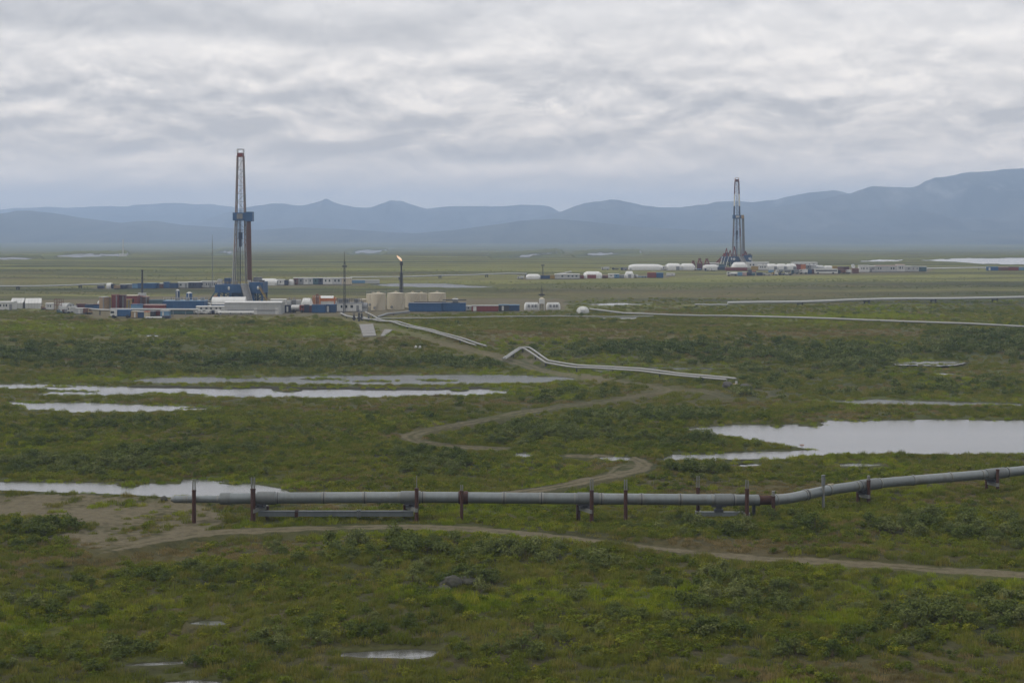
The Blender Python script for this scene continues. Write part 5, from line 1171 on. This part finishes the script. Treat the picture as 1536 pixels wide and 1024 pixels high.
rl.bar((-w/2, -2.8, h+1.25), (w/2, -2.8, h+1.25), 0.12); rl.bar((-w/2, -2.8, h+0.7), (w/2, -2.8, h+0.7), 0.1); rl.build('roof_rail', DARK, t)
for x in (-0.35, -0.1, 0.28): MB().box(w*x-0.7, w*x+0.7, -1.0, 0.8, h-0.1, h+1.0).build('vent', GREY, t)
cabin(536, 552, 448.5, 460, 'e', 'pale low-roofed building half hidden behind the leftmost storage tank', roof='e', nwin=1, door=None, depth=6)
arch_tent(542.5, 551.5, 454.5, 467, 'dark grey arched tent between the off-white building and the storage tanks', 'g', 5, 0, wall=0.4)
for a in ((549.5,571,440,460.5,'beige storage tank half hidden at the left end of the tank row',0.2),(556.5,578.5,439,465.5,'beige storage tank second from left, in front of the half hidden one',-0.4),(581,606.8,438.5,464,'widest beige storage tank, directly below the flare stack',0.6),
          (608,630.5,438.8,461.5,'beige storage tank right of the flare stack, above the left end of the blue building',0.0),(623,641,439.2,458.5,'beige storage tank tucked behind the one right of the flare stack',0.3),(642.5,668.7,438.6,461.5,'beige storage tank standing apart at the right end of the tank row',-0.3)):
    tank(a[0], a[1], a[2], a[3], a[4], group='beige storage tanks of the near yard', stair=a[5])
# flare
loc, w, h, s = spot(602, 602, 392, 462, 0); t = thing('flare_stack', 'dark flare stack with an orange flame leaning left above the beige storage tanks', 'flare stack', loc)
MB().tube((0, 0, -0.3), (0, 0, h*0.92), 0.40, 0.30, 12).build('stack', DARK, t); MB().tube((0, 0, h*0.92), (0, 0, h), 0.62, 0.55, 12).build('tip', DARK, t)
lattice(MB(), 1.6, 0.9, -0.3, h*0.75, 12, 0.10, 0.06).build('frame', DARK, t)
fm = bpy.data.materials.new('flame'); fm.use_nodes = True; ft = NT(fm.node_tree)
fz = ft.n('ShaderNodeSeparateXYZ', Vector=ft.n('ShaderNodeTexCoord').outputs['Object']).outputs[2]
fc = ft.ramp(ft.math('MULTIPLY', fz, 0.4), [(0.0, (0.95, 0.48, 0.22)), (0.4, (1.0, 0.78, 0.58)), (1.0, (0.95, 0.50, 0.26))])
ft.set(ft.n('ShaderNodeOutputMaterial').inputs['Surface'], ft.n('ShaderNodeEmission', Color=fc, Strength=0.95)); 
fb = MB(); rr = random.Random(4)
for px_, pz_, r0 in ((0, 0.0, 0.28), (-0.3, 0.4, 0.42), (-0.75, 0.85, 0.42), (-1.2, 1.15, 0.30), (-1.45, 1.5, 0.2)):
    fb.lathe([(0.02, -r0*1.1), (r0*0.75, -r0*0.6), (r0, 0), (r0*0.55, r0*0.7), (0.02, r0*1.5)], 10)
    for i in range(len(fb.v)-50, len(fb.v)):
        x, y, z = fb.v[i]; fb.v[i] = (x+px_+rr.uniform(-.08, .08)-0.3*max(0, z), y+rr.uniform(-.08, .08), z+pz_+0.4)
fl_ = fb.build('flame', fm, t); fl_.location = (0, 0, h)
container(613.5, 662, 454.5, 467.5, 'b', 'long blue container building with white emblems, left half of the blue pair below the tanks', 'd', depth=4, marks=((0.12,0.9,0.8),(0.46,1.3,1.5),(0.60,1.0,1.1),(0.66,1.2,1.2)))
container(662, 698.5, 454.2, 467.2, 'b', 'long blue container building with a grey rooftop tank, right half of the blue pair', 'd', depth=4, marks=((0.10,1.5,1.6),(0.55,1.0,1.3)))
loc, w, h, s = spot(676, 690, 447.5, 467.2, 4); t = thing('roof_tank', 'grey rounded tank on the roof of the right blue container building', 'tank', (loc[0], loc[1], EYE-(454.2-HOR)/s))
MB().tube((-w*0.3, 0, 0.75), (w*0.3, 0, 0.75), 0.72, n=14).build('shell', LGREY, t); MB().box(-w/2, w/2, -0.7, 0.7, 0, 0.12).build('tray', GREY, t); MB().tube((0.3, 0, 1.4), (0.3, 0, 1.9), 0.2, n=8).build('nozzle', GREY, t)
cabin(699, 707, 458, 466.5, 'w', 'tiny white cabin between the blue building and the long red container', nwin=1, door=None, depth=2.5)
container(707.5, 747.5, 458, 467.3, 'r', 'long red container with a grey roof right of the tiny white cabin', 'l', depth=2.8, door=0.12)
container(748, 763.5, 456.8, 466.8, 'k', 'dark container with tan panels right of the long red one', 'c', door=0.4)
container(763.5, 779, 457, 466.5, 'd', 'grey-blue container at the right end of the row below the tanks', 'c')
def ribbed_cyl(px0, px1, yt, yb, label):
    loc, w, h, s = spot(px0, px1, yt, yb, 6); t = thing('rib_shelter', label, 'shelter', loc)
    sec = [(math.cos(PI-PI*i/14)*h*0.62, h*0.12+math.sin(PI*i/14)*h*0.88) for i in range(15)]; sec = [(sec[0][0], 0)]+sec+[(sec[-1][0], 0)]
    mb = MB(); pr = [(-0.5, 0.55), (-0.47, 0.78), (-0.42, 0.93), (-0.36, 1.0), (0.36, 1.0), (0.42, 0.93), (0.47, 0.78), (0.5, 0.55)]
    for (a, ka), (b, kb) in zip(pr[:-1], pr[1:]):
        n = len(sec); mb.add([(a*w, y*ka, z*ka) for y, z in sec]+[(b*w, y*kb, z*kb) for y, z in sec], [(q, q+1, n+q+1, n+q) for q in range(n-1)], True)
    for e in (pr[0], pr[-1]): mb.add([(e[0]*w, y*e[1], z*e[1]) for y, z in sec], [tuple(range(len(sec)))])
    mb.build('cover', WHITE, t); r = MB()
    for i in range(7): x = w*(-0.36+0.12*i); r.path([(x, y*1.01, z*1.01+0.02) for y, z in sec], 0.09, 5, caps=False)
    r.build('rib', LGREY, t)
    for x in (-0.2, 0.05, 0.25): MB().box(w*x-0.35, w*x+0.35, -h*0.66, -h*0.5, h*0.35, h*0.72).build('vent', GREY, t)
ribbed_cyl(786, 809, 454, 465.2, 'white ribbed rounded shelter left of the white tower')
ribbed_cyl(819, 840.5, 454.2, 465, 'white ribbed rounded shelter right of the white tower')
loc, w, h, s = spot(808.5, 817, 446, 465.4, 2.5); t = thing('valve_tower', 'narrow white tower on legs between the two ribbed shelters', 'tower', loc)
for x in (-0.9, 0.9):
    for y in (-0.8, 0.8): MB().bar((x, y, -0.2), (x, y, h*0.5), 0.2).build('leg', LGREY, t)
MB().box(-0.95, 0.95, -0.9, 0.9, h*0.5, h*0.88).build('housing', WHITE, t); MB().lathe([(0.9, h*0.88), (0.3, h), (0.02, h)], 10).build('cap', BEIGE, t)
lattice_mast(812.5, 427, 463, 'short dark lattice mast rising behind the white tower and ribbed shelters', boxes=((0.55, 2.2),))
loc, w, h, s = spot(865, 883.5, 460, 469.2, 5); t = thing('dome_tent', 'white dome standing alone on the grass right of the ribbed shelters', 'tent', loc); r = w/2
MB().lathe([(r, 0), (r*1.0, h*0.35), (r*0.88, h*0.66), (r*0.62, h*0.87), (r*0.3, h*0.97), (0.02, h)], 12, smooth=False).build('cover', SHEET, t); MB().box(-0.7, 0.7, -r-0.06, -r*0.8, 0, h*0.5).build('door', LGREY, t)
for k in range(6):
    a = PI*k/6
    if k < 6: MB().path([(math.cos(a)*q*1.01, math.sin(a)*q*1.01, z+0.02) for q, z in ((r, 0), (r, h*0.35), (r*0.88, h*0.66), (r*0.62, h*0.87), (0, h))]+[(-math.cos(a)*q*1.01, -math.sin(a)*q*1.01, z+0.02) for q, z in ((r*0.62, h*0.87), (r*0.88, h*0.66), (r, h*0.35), (r, 0))], 0.05, 5, caps=False).build('rib', LGREY, t)
lattice_mast(516.8, 377, 467.5, 'tall thin black lattice mast in front of the off-white building', guys=4, w0=0.6, w1=0.35, boxes=((0.74, 1.6),))
for px, yt, yb, lb in ((515,467.5,474,'dark valve post at the left end of the pipe junction by the road'),(531,469.5,480,'dark valve post second from left in the pipe junction'),(538.5,465,481.5,'tallest dark valve post of the pipe junction'),(542.5,467,480,'dark valve post just right of the tallest one'),(553,472,480.5,'short dark valve post at the right end of the pipe junction')):
    loc, w, h, s = spot(px-1.5, px+1.5, yt, yb, 0); t = thing('valve_post', lb, 'valve', loc, 0, 'valve posts of the pipe junction by the road')
    MB().tube((0, 0, -0.3), (0, 0, h*0.75), 0.32, n=10).tube((-0.6, 0, h*0.3), (0.6, 0, h*0.3), 0.26, n=10).build('body', DARK, t)
    MB().tube((0, -0.1, h*0.75), (0, -0.1, h*0.95), 0.12, n=6).build('stem', GREY, t)
    MB().lathe([(0.48, h*0.95), (0.5, h*0.97), (0.48, h), (0.34, h), (0.34, h*0.95), (0.48, h*0.95)], 14).build('handwheel', NAVY, t)
ground_pipe('junction_pipe', [(511,473),(520,477),(532,479),(556,481),(566,480)], 0.30, 0.7, 'low pale pipe linking the dark valve posts by the road', every=9)
# slabs by the road
def slab(pts, label, zt=0.28):
    P = [gxy(*p) for p in pts]; cx = float(np.mean([p[0] for p in P])); cy = float(np.mean([p[1] for p in P]))
    gz = max(gz1(float(p[0]), float(p[1])) for p in P)
    t = thing('road_mat', label, 'mat', (cx, cy, 0)); a, b, c, d = [Vector((float(p[0])-cx, float(p[1])-cy, 0)) for p in P]; n = 5
    for i in range(n):
        f0, f1 = i/n+0.008, (i+1)/n-0.008
        q = [a.lerp(d, f0), b.lerp(c, f0), b.lerp(c, f1), a.lerp(d, f1)]; z1 = gz+zt+random.uniform(-.04, .04)
        g = [gz1(v.x+cx, v.y+cy)-0.3 for v in q]
        MB().add([(v.x, v.y, gg) for v, gg in zip(q, g)]+[(v.x, v.y, gg+0.3+zt+random.uniform(-.03, .03)) for v, gg in zip(q, g)], [(3,2,1,0),(4,5,6,7),(0,1,5,4),(1,2,6,5),(2,3,7,6),(3,0,4,7)]).build('board', CONC, t)
slab([(544.5,506),(564.5,505),(559.5,487),(539,487.5)], 'pale slab of road mats lying on the grass below the pipe junction')
slab([(571,505.2),(578,505.2),(589,495),(577,494.6)], 'small heap of pale boards right of the larger slab of road mats', 0.2)

# ------------------------------------------------------------------ far camp behind the near yard
B = 'far camp behind near rig'
container(147, 156, 428, 433, 'n', 'far dark blue container at the left end of the camp row', 'g')
arch_tent(161.5, 168, 424.6, 433, 'tiny far white tent at the left of the blue camp row', depth=5, rz=0)
container(168, 171.5, 426, 433, 'n', 'far narrow navy container right of the tiny white tent', 'n')
machine(172, 180, 427, 434, 'a', 'far tan digger-like machine between navy containers of the camp row', depth=3, seed=2, name='loader')
container(180.5, 190, 426.2, 433.5, 'n', 'far navy container with a white roof right of the tan machine', 'w')
container(190.5, 199, 425.8, 433, 'g', 'far grey container with a white roof left of the blue ones', 'w')
container(199.5, 207.5, 425.5, 433, 'c', 'far light blue container at the left of the big blue ones', 'b')
container(207.5, 221, 424.6, 433, 'b', 'far big blue container behind the black flare mast', 'b')
container(221, 234.5, 424.4, 433, 'b', 'far big blue container just right of the black flare mast', 'c')
container(235, 240, 424.6, 432.5, 'd', 'far slim dark blue container right of the big blue ones', 'b')
cabin(240, 247.5, 424.5, 432.5, 'x', 'far brown and white cabin between blue containers', roof='l', nwin=2, door=None)
container(246, 254.5, 422.8, 432.5, 'b', 'tallest far blue container of the camp row', 'b')
container(255, 267.5, 424.2, 432.5, 'd', 'far dark blue container below the pale roof line', 'n')
cabin(268, 283, 423, 432.3, 'l', 'far pale cabin with a white roof right of the dark blue container', nwin=2, door=0.8)
cabin(283, 302, 422.6, 432.2, 'n', 'far purple-navy cabin with a white roof', nwin=4, door=None)
cabin(302, 331, 421.6, 431.8, 'l', 'far long white cabin with many windows left of the drilling rig', nwin=9, door=0.5)
lattice_mast(318.5, 352, 432, 'very thin pale mast rising behind the far long cabin left of the drilling rig', GREY, w0=0.35, w1=0.2, leg=0.06, br=0.03)
arch_tent(384, 417.5, 418.2, 428, 'far white arched tent just right of the drilling rig mast', depth=9, wall=0.4, hip=0.2, door=(0.5, 1.6), doorcol='n')
cabin(417.5, 427, 419, 427.8, 'w', 'far small white cabin right of the arched tent', nwin=1, door=None)
container(427, 432.5, 420, 427.8, 'n', 'far small navy container between two white cabins', 'k')
arch_tent(433, 441, 419, 427.6, 'far small white tent left of the long cabin row', depth=4, hip=0.3)
for a in ((441,448,'x','far brown-red cabin at the left end of the long cabin row'),(448,456,'g','far grey cabin second in the long cabin row'),(456,462.5,'w','far white cabin third in the long cabin row'),(462.5,470,'l','far pale grey cabin left of the dark teal one in the long row'),(470,478,'t','far dark teal cabin in the middle of the long row'),(478,485,'n','far navy cabin right of the dark teal one in the long row'),(485,499,'w','far wide white cabin left of the thin black mast'),(499,513,'l','far pale grey cabin with a white roof right beside the wide white one'),(513,527.5,'e','far cream cabin at the right end of the long cabin row')):
    cabin(a[0], a[1], 416.2, 427, a[2], a[3], roof='w', nwin=max(1, int((a[1]-a[0])/5)), door=None, group='cabins of the long row behind the near yard')
container(528, 548, 419.6, 425, 'c', 'far low pale blue trailer right of the cabin row', 'w')
container(548, 569, 419.8, 425, 'l', 'far low pale grey trailer left of the flare stack', 'w')
loc, w, h, s = spot(184.5, 184.5, 359, 384.5, 0); t = thing('radio_tower', 'very distant white lattice tower on the plain at left', 'tower', loc); lattice(MB(), 0.9, 0.4, 0, h, 12, 0.22, 0.12).build('tower', WHITE, t); MB().box(-3, 3, -3, 3, 0, 2.5).build('hut', WHITE, t)

# ------------------------------------------------------------------ far camp in the middle
arch_tent(789, 810.5, 411.3, 418.8, 'far white arched building left of the small dark mast', depth=9, wall=0.4, hip=0.3)
container(810.5, 825, 413.2, 418.6, 'd', 'far navy container right of the far arched building', 'n')
container(825, 832, 413, 418.6, 'y', 'far small yellow container beside the long white shed', 'y')
cabin(832, 869, 410.8, 418.8, 'l', 'far long white shed in the middle of the plain', roof='w', nwin=6, door=None, depth=7)
loc, w, h, s = spot(836, 857, 407, 417.2, 2.6); t = thing('crane', 'far white crane boom slanting above the long white shed', 'crane', loc)
MB().box(-w/2, w/2*0.2, -1.2, 1.2, 0.6, 2.4).build('body', WHITE, t); MB().bar((-w*0.35, 0, h*0.62), (w/2, 0, h), 0.7).build('boom', WHITE, t)
for x in (-0.4, -0.1, 0.15): MB().tube((w*x, -1.25, 0.5), (w*x, 1.25, 0.5), 0.5, n=10).build('wheel', TYRE, t)
container(869.5, 875.5, 412.8, 418, 'r', 'far small red container between the white shed and the red-doored tent', 'x')
arch_tent(875.5, 902.5, 407.4, 418, 'far white arched tent with a wide red door', depth=10, door=(0.42, 4.5), doorcol='r', wall=0.35, hip=0.25)
container(903, 911.5, 412.6, 417.6, 'x', 'far brown container right of the red-doored tent', 'p')
cabin(912.5, 921, 410.3, 417.6, 'w', 'far small white cabin beside a blue one', nwin=1, door=None)
cabin(921, 928.5, 410.5, 417.5, 'c', 'far small light blue cabin beside a white one', roof='l', nwin=1, door=None)
arch_tent(937, 950.5, 407, 417.2, 'far rounded white tent in front of the long arched building', depth=7, hip=0.5, door=(0.5, 1.5))
truck(950, 970.5, 411.5, 417, 'w', 'c', 'far flatbed truck with a white cab parked right of the rounded tent', 'flat')
container(971, 984, 408.4, 417, 'r', 'far red container paired with a blue one', 'o')
container(984.5, 994.5, 408.8, 417, 'b', 'far blue container paired with a red one', 'c')
lattice_mast(814.2, 396.5, 418.5, 'small dark mast over the far navy container', boxes=((0.9, 1.8),), w0=0.8)

# ------------------------------------------------------------------ camp of the farther rig
arch_tent(943, 993.5, 396.3, 405.2, 'far long white arched building at the left end of the farther rig camp', depth=11, wall=0.4, hip=0.25)
cabin(990, 1000, 399, 405, 'w', 'far small white annex between two long arched buildings', nwin=1, door=None)
arch_tent(999, 1021, 395.2, 405.2, 'far white arched building, left of the touching pair', depth=10, wall=0.4, hip=0.2, door=(0.75, 2), doorcol='g')
arch_tent(1020, 1041.5, 395.4, 405, 'far white arched building, right of the touching pair', depth=10, wall=0.4, hip=0.3)
truck(902, 914, 400.5, 405.8, 'w', 'l', 'far white truck left of the long arched building', 'box')
truck(918, 928, 401.2, 405.6, 'k', 'k', 'far dark pickup second from left by the long arched building', 'pickup')
truck(931, 941, 401, 405.6, 'n', 'g', 'far dark truck right beside the end of the long arched building', 'box')
def derrick_machine(px0, px1, yt, yb, label, seed):
    loc, w, h, s = spot(px0, px1, yt, yb, 3); t = thing('mud_pump', label, 'machine', loc)
    MB().box(-w/2, w/2, -1.5, 1.5, -0.2, h*0.55).build('body', DRED, t); MB().bar((-w*0.4, 0, h*0.5), (0, 0, h), 0.7).bar((w*0.4, 0, h*0.5), (0, 0, h), 0.7).build('frame', RED, t); MB().box(-0.8, 0.8, -0.8, 0.8, h*0.9, h).build('head', BROWN, t)
derrick_machine(1036.5, 1043, 391, 404.5, 'far red machine at the left end of the three red ones', 1)
derrick_machine(1045.5, 1053.5, 387.5, 404.5, 'far red machine in the middle of the three red ones', 2)
derrick_machine(1056, 1064.5, 387.8, 404.5, 'far red machine nearest to the farther rig', 3)
truck(1041, 1052, 401, 405.6, 'w', 'c', 'far white pickup parked before the red machines', 'pickup')
arch_tent(1054, 1077.5, 397, 405, 'far low white tent at the left foot of the farther rig', 'w', depth=7, hip=0.3)
container(1076, 1090, 400, 405, 'n', 'far navy container under the red braces of the farther rig', 'd')
arch_tent(1097.5, 1119.7, 393.4, 404.6, 'far large cream-white dome tent before the ramp of the farther rig', depth=10, wall=0.35, hip=0.45)
container(1088, 1103, 401, 406, 'r', 'far low red container, left of the two before the dome tent', 'p')
container(1103, 1120.5, 401.3, 406.2, 'r', 'far low red container, right of the two before the dome tent', 'r')
cabin(1119.5, 1152, 393.2, 402.5, 'w', 'far long flat white building right of the farther rig', roof='f', nwin=6, door=None, depth=8)
container(1127, 1137, 399.3, 405.2, 'y', 'far yellow container before the flat white building', 'y')
cabin(1137, 1150.5, 397, 405.2, 'w', 'far white cabin right of the yellow container', nwin=3, door=None)
for a, b, l in ((1150,1164.5,'far white tent, left of the row of three'),(1164.5,1179,'far white tent, middle of the row of three'),(1179,1193,'far white tent, right of the row of three')):
    arch_tent(a, b, 395.8, 404.6, l, depth=8, wall=0.45, hip=0.15, door=(0.8, 1.6), group='row of three white tents')
cabin(1188, 1224.5, 393.3, 402, 'w', 'far long white building behind the orange containers', roof='f', nwin=5, door=None, depth=8)
container(1193.5, 1200.5, 396.5, 404.5, 'r', 'far rusty red container beside the orange one', 'x')
container(1200.5, 1208, 396.5, 404.5, 'o', 'far orange container before the long white building', 'o')
cabin(1208.5, 1216, 397, 404.3, 'g', 'far grey-blue cabin right of the orange container', roof='l', nwin=1, door=None)
cabin(1216, 1223.5, 397, 404.2, 'l', 'far pale cabin beside the grey-blue one', nwin=1, door=None)
arch_tent(1223, 1236, 398, 404, 'far low grey tent above the white bus', 'l', depth=6, hip=0.4)
arch_tent(1235, 1249, 398.6, 404, 'far low white tent right of the low grey one', 'w', depth=6, hip=0.5)
# lower row
truck(1090.5, 1106, 407.6, 414, 'w', 'w', 'far white tank truck at the left end of the lower vehicle row', 'tank')
container(1106, 1113, 408.3, 413.8, 'c', 'far light blue container next to the white tank truck', 'c')
container(1113, 1119.5, 408, 413.6, 'p', 'far pinkish container in the lower vehicle row', 'w')
container(1120, 1127, 408.4, 413.4, 'n', 'far navy container in the lower vehicle row', 'k')
container(1127.5, 1132, 408.6, 413.4, 't', 'far narrow teal container in the lower row', 'l')
container(1135, 1143.5, 408.6, 413.2, 'n', 'far purple-navy container right of the teal one', 'n')
truck(1144, 1156, 409, 413.2, 'l', 'l', 'far pale grey truck in the middle of the lower row', 'flat')
truck(1158.5, 1166.5, 408, 413, 'y', 'w', 'far small truck with a yellow cab and white box', 'box')
truck(1168, 1178, 408.4, 413, 'n', 'n', 'far navy pickup right of the yellow-cabbed truck', 'pickup')
truck(1178.5, 1188, 408.6, 413, 'w', 'n', 'far pickup with a white cab and navy bed', 'pickup')
truck(1187, 1198, 404.6, 411, 't', 'g', 'far dark teal truck left of the white van', 'box')
truck(1199.5, 1211, 403.8, 411, 'w', 'w', 'far fat white van left of the blue one', 'box', name='van', cat='van')
container(1211, 1217, 404.2, 410.8, 'd', 'far blue-grey container between the white van and the bus', 't')
container(1217, 1221.2, 404, 410.6, 'x', 'far narrow brown container touching the white bus', 'm')
loc, w, h, s = spot(1221.5, 1256, 403, 410.8, 2.8); t = thing('bus', 'far long white bus with a dark window line', 'bus', loc)
MB().box(-w/2, w/2, -1.4, 1.4, 0.45, h).build('body', WHITE, t); MB().box(-w/2+0.5, w/2-0.5, -1.46, -1.4, h*0.52, h*0.74).build('window', GLASS, t)
for x in (-0.36, 0.3): MB().tube((w*x, -1.45, 0.5), (w*x, 1.45, 0.5), 0.5, n=12).build('wheel', TYRE, t)
truck(1256.5, 1268, 404.4, 410.6, 'k', 'x', 'far dark truck with a brown load right of the bus', 'box')
truck(1268.5, 1276, 404.6, 410.4, 'w', 'w', 'far small white van right of the dark truck', 'box', name='van', cat='van')
container(1278.5, 1287.5, 402.8, 410, 'x', 'far brown container left of the tall white cabin', 'r')
loc, w, h, s = spot(1276.5, 1281.5, 398, 406.5, 1); t = thing('satellite_dish', 'far white dish on a pole above the brown container', 'dish', loc)
MB().tube((0, 0, 0), (0, 0, h*0.6), 0.15, n=8).build('pole', GREY, t); o = MB().lathe([(0.05, 0), (0.7, 0.12), (1.3, 0.5), (1.3, 0.56), (0.7, 0.2), (0.05, 0.08)], 18).build('dish', WHITE, t); o.location = (0, 0, h*0.78); o.rotation_euler = (R(62), 0, R(20))
for a in ((1288,1302.5,397.8,408.6,'w','w','far tall white cabin at the left end of the right-hand camp row'),(1302.5,1312,398.6,408.4,'l','w','far pale cabin with a dark door beside the tall white one'),(1312,1328,398,408.3,'l','p','far grey cabin with a faded pink roof, left of the pink-roofed pair'),(1328,1344,398,408.2,'l','p','far grey cabin with a faded pink roof, right of the pink-roofed pair'),(1344,1356,396.6,408,'w','p','tallest far white cabin with a pinkish roof in the right-hand row'),(1356,1366,399,407.8,'l','w','far pale cabin right of the tallest one'),(1366,1377,399,407.6,'l','g','far pale cabin with a grey roof near the end of the row'),(1377,1388.5,399.4,407.4,'t','l','far pale teal cabin at the right end of the right-hand row')):
    cabin(a[0], a[1], a[2], a[3], a[4], a[6], roof=a[5], nwin=3, door=0.3 if 'dark door' in a[6] else None, group='cabins of the right-hand camp row', depth=4)
container(1480, 1496.5, 399.8, 406, 'b', 'far blue container at right, end of the far white pipe', 'c', door=0.2)
container(1496.5, 1512, 400.2, 406, 'x', 'far brown-red container beside the blue one at right', 'p')
container(1512, 1527, 400.2, 406, 'r', 'far dull red container second from the right edge', 'x')
container(1527, 1546, 400.3, 405.8, 'c', 'far grey-blue container at the right edge of the photo', 'l')

# more small units packed between the larger ones
machine(253, 262, 446.8, 460, 'gk', 'dark grey pump skid behind the left end of the blue tank bank', seed=7)
machine(270.5, 279, 446.2, 461, 'gl', 'grey pump skid standing between the slim and the fat blue silo', seed=8)
truck(62.5, 70, 458.8, 464.6, 'a', 'x', 'small tan truck parked right of the largest frame tent', 'pickup')
machine(104, 116, 457, 466.5, 'tg', 'low teal and grey machinery behind the white truck at left', seed=9)
container(331.5, 338, 423.5, 431, 'b', 'far small blue container hidden at the right end of the long window cabin', 'l')
cabin(1063, 1078, 394.2, 402.5, 'l', 'far pale shed peeping over the low white tent at the farther rig', nwin=2, door=None)
container(1078, 1086, 396, 402, 't', 'far teal container behind the red braces of the farther rig', 'g')
truck(1057, 1064, 402.2, 406.4, 'n', 'l', 'far dark-cabbed pickup parked before the low white tent', 'pickup')
truck(1066, 1073.5, 402.3, 406.5, 'w', 'w', 'far white pickup parked right before the low white tent', 'pickup')
container(1249, 1256, 399.2, 405, 'y', 'far dull yellow container above the right end of the bus', 'y')
container(1257, 1264.5, 399.6, 405.4, 'x', 'far brown container behind the dark truck right of the bus', 'g')
container(1265, 1273, 399.8, 405.2, 'm', 'far dark red container behind the small white van', 'k')
container(1153, 1160, 404.2, 408.6, 'c', 'far light blue container before the left one of three white tents', 'w')
truck(1164, 1174, 404.2, 408.4, 'w', 'g', 'far white-cabbed truck before the middle one of three white tents', 'box')
container(1177, 1185, 404.2, 408.2, 'g', 'far grey container before the right one of three white tents', 'l')
machine(1122, 1134, 403.5, 408.2, 'no', 'far navy and orange machine right of the two low red containers', seed=12)
truck(776, 786, 414, 418.8, 'w', 'l', 'far white truck just left of the far white arched building', 'box')
container(929, 936, 412, 417.4, 'g', 'far grey container left of the rounded white tent', 'l')
cabin(1000, 1012, 409.6, 414.4, 'w', 'far white hut on the track right of the red and blue pair', nwin=2, door=None)
# ------------------------------------------------------------------ small things on the tundra
def boulder(px0, px1, yt, yb, label, seed, m=ROCK, squash=0.8, name='boulder'):
    loc, w, h, s = spot(px0, px1, yt, yb, 0); bm = bmesh.new(); bmesh.ops.create_icosphere(bm, subdivisions=4, radius=1); r = np.random.default_rng(seed); off = r.uniform(0, 50, 2)
    for v in bm.verts:
        x, y, z = v.co; n = float(fbm(np.array([x*1.3+off[0]+z*0.9]), np.array([y*1.3+off[1]-z*0.7]), 4)[0]); q = float(fbm(np.array([x*4+off[0]]), np.array([y*4+z*4]), 3)[0]); v.co *= 1+0.32*n+0.08*q
    me = bpy.data.meshes.new(name); 
    for v in bm.verts: v.co = (v.co.x*w*0.52, v.co.y*w*0.45, v.co.z*h*0.85+h*0.30)
    for f in bm.faces: f.smooth = True
    bm.to_mesh(me); bm.free(); me.materials.append(m); o = bpy.data.objects.new(name, me); COL.objects.link(o); o.location = loc; tag(o, label, 'rock'); return o
boulder(661, 691, 865, 888, 'big lichen-grey boulder in the foreground, left of the touching pair', 1)
boulder(684, 714, 866, 884, 'big lichen-grey boulder in the foreground, right of the touching pair', 2)
boulder(655, 676, 884, 892, 'low flat stone lying below the pair of big boulders', 5)
boulder(240, 251, 744.5, 752, 'pale broken rock beside the capped end of the big pipe', 3, ROCK)
boulder(622, 625.5, 518.8, 522, 'small white stone on the shrub bank, left of two', 6, WHITE); boulder(628, 632, 519, 522.3, 'small white stone on the shrub bank, right of two', 7, WHITE)
for k, (a, b, yt, yb, l) in enumerate(((1083,1099,573.5,580.5,'dark rubble heap under the end of the twin pipes, left one'),(1107,1128,576.5,583,'dark rubble heap past the end of the twin pipes, right one'))):
    boulder(a, b, yt, yb, l, 20+k, mat('dark_rubble', (0.06, 0.055, 0.05), 0.95, 0, 0.4), name='rubble_heap')
loc, w, h, s = spot(1100, 1109, 572, 581, 2); t = thing('valve_box', 'yellowish valve box at the end of the twin pipes above the big lake', 'valve', loc)
MB().box(-w/2, w/2, -0.8, 0.8, -0.2, h*0.55).build('body', YELLOW, t); MB().tube((0, 0, h*0.55), (0, 0, h), 0.25, n=10).build('stem', LGREY, t)
def marker(px, yt, yb, label, m):
    loc, w, h, s = spot(px, px, yt, yb, 0); t = thing('marker_post', label, 'marker', loc); MB().tube((0, 0, -0.2), (0, 0, h*0.6), 0.08, n=6).build('post', LGREY, t); MB().box(-0.32, 0.32, -0.05, 0.05, h*0.6, h).build('plate', m, t)
marker(452, 531.5, 538, 'small orange and white marker on the dark shrub bank at left', ORANGE)
marker(1203, 666, 672.5, 'small pale marker at the tip of the shrubby spit in the big lake', PINK)
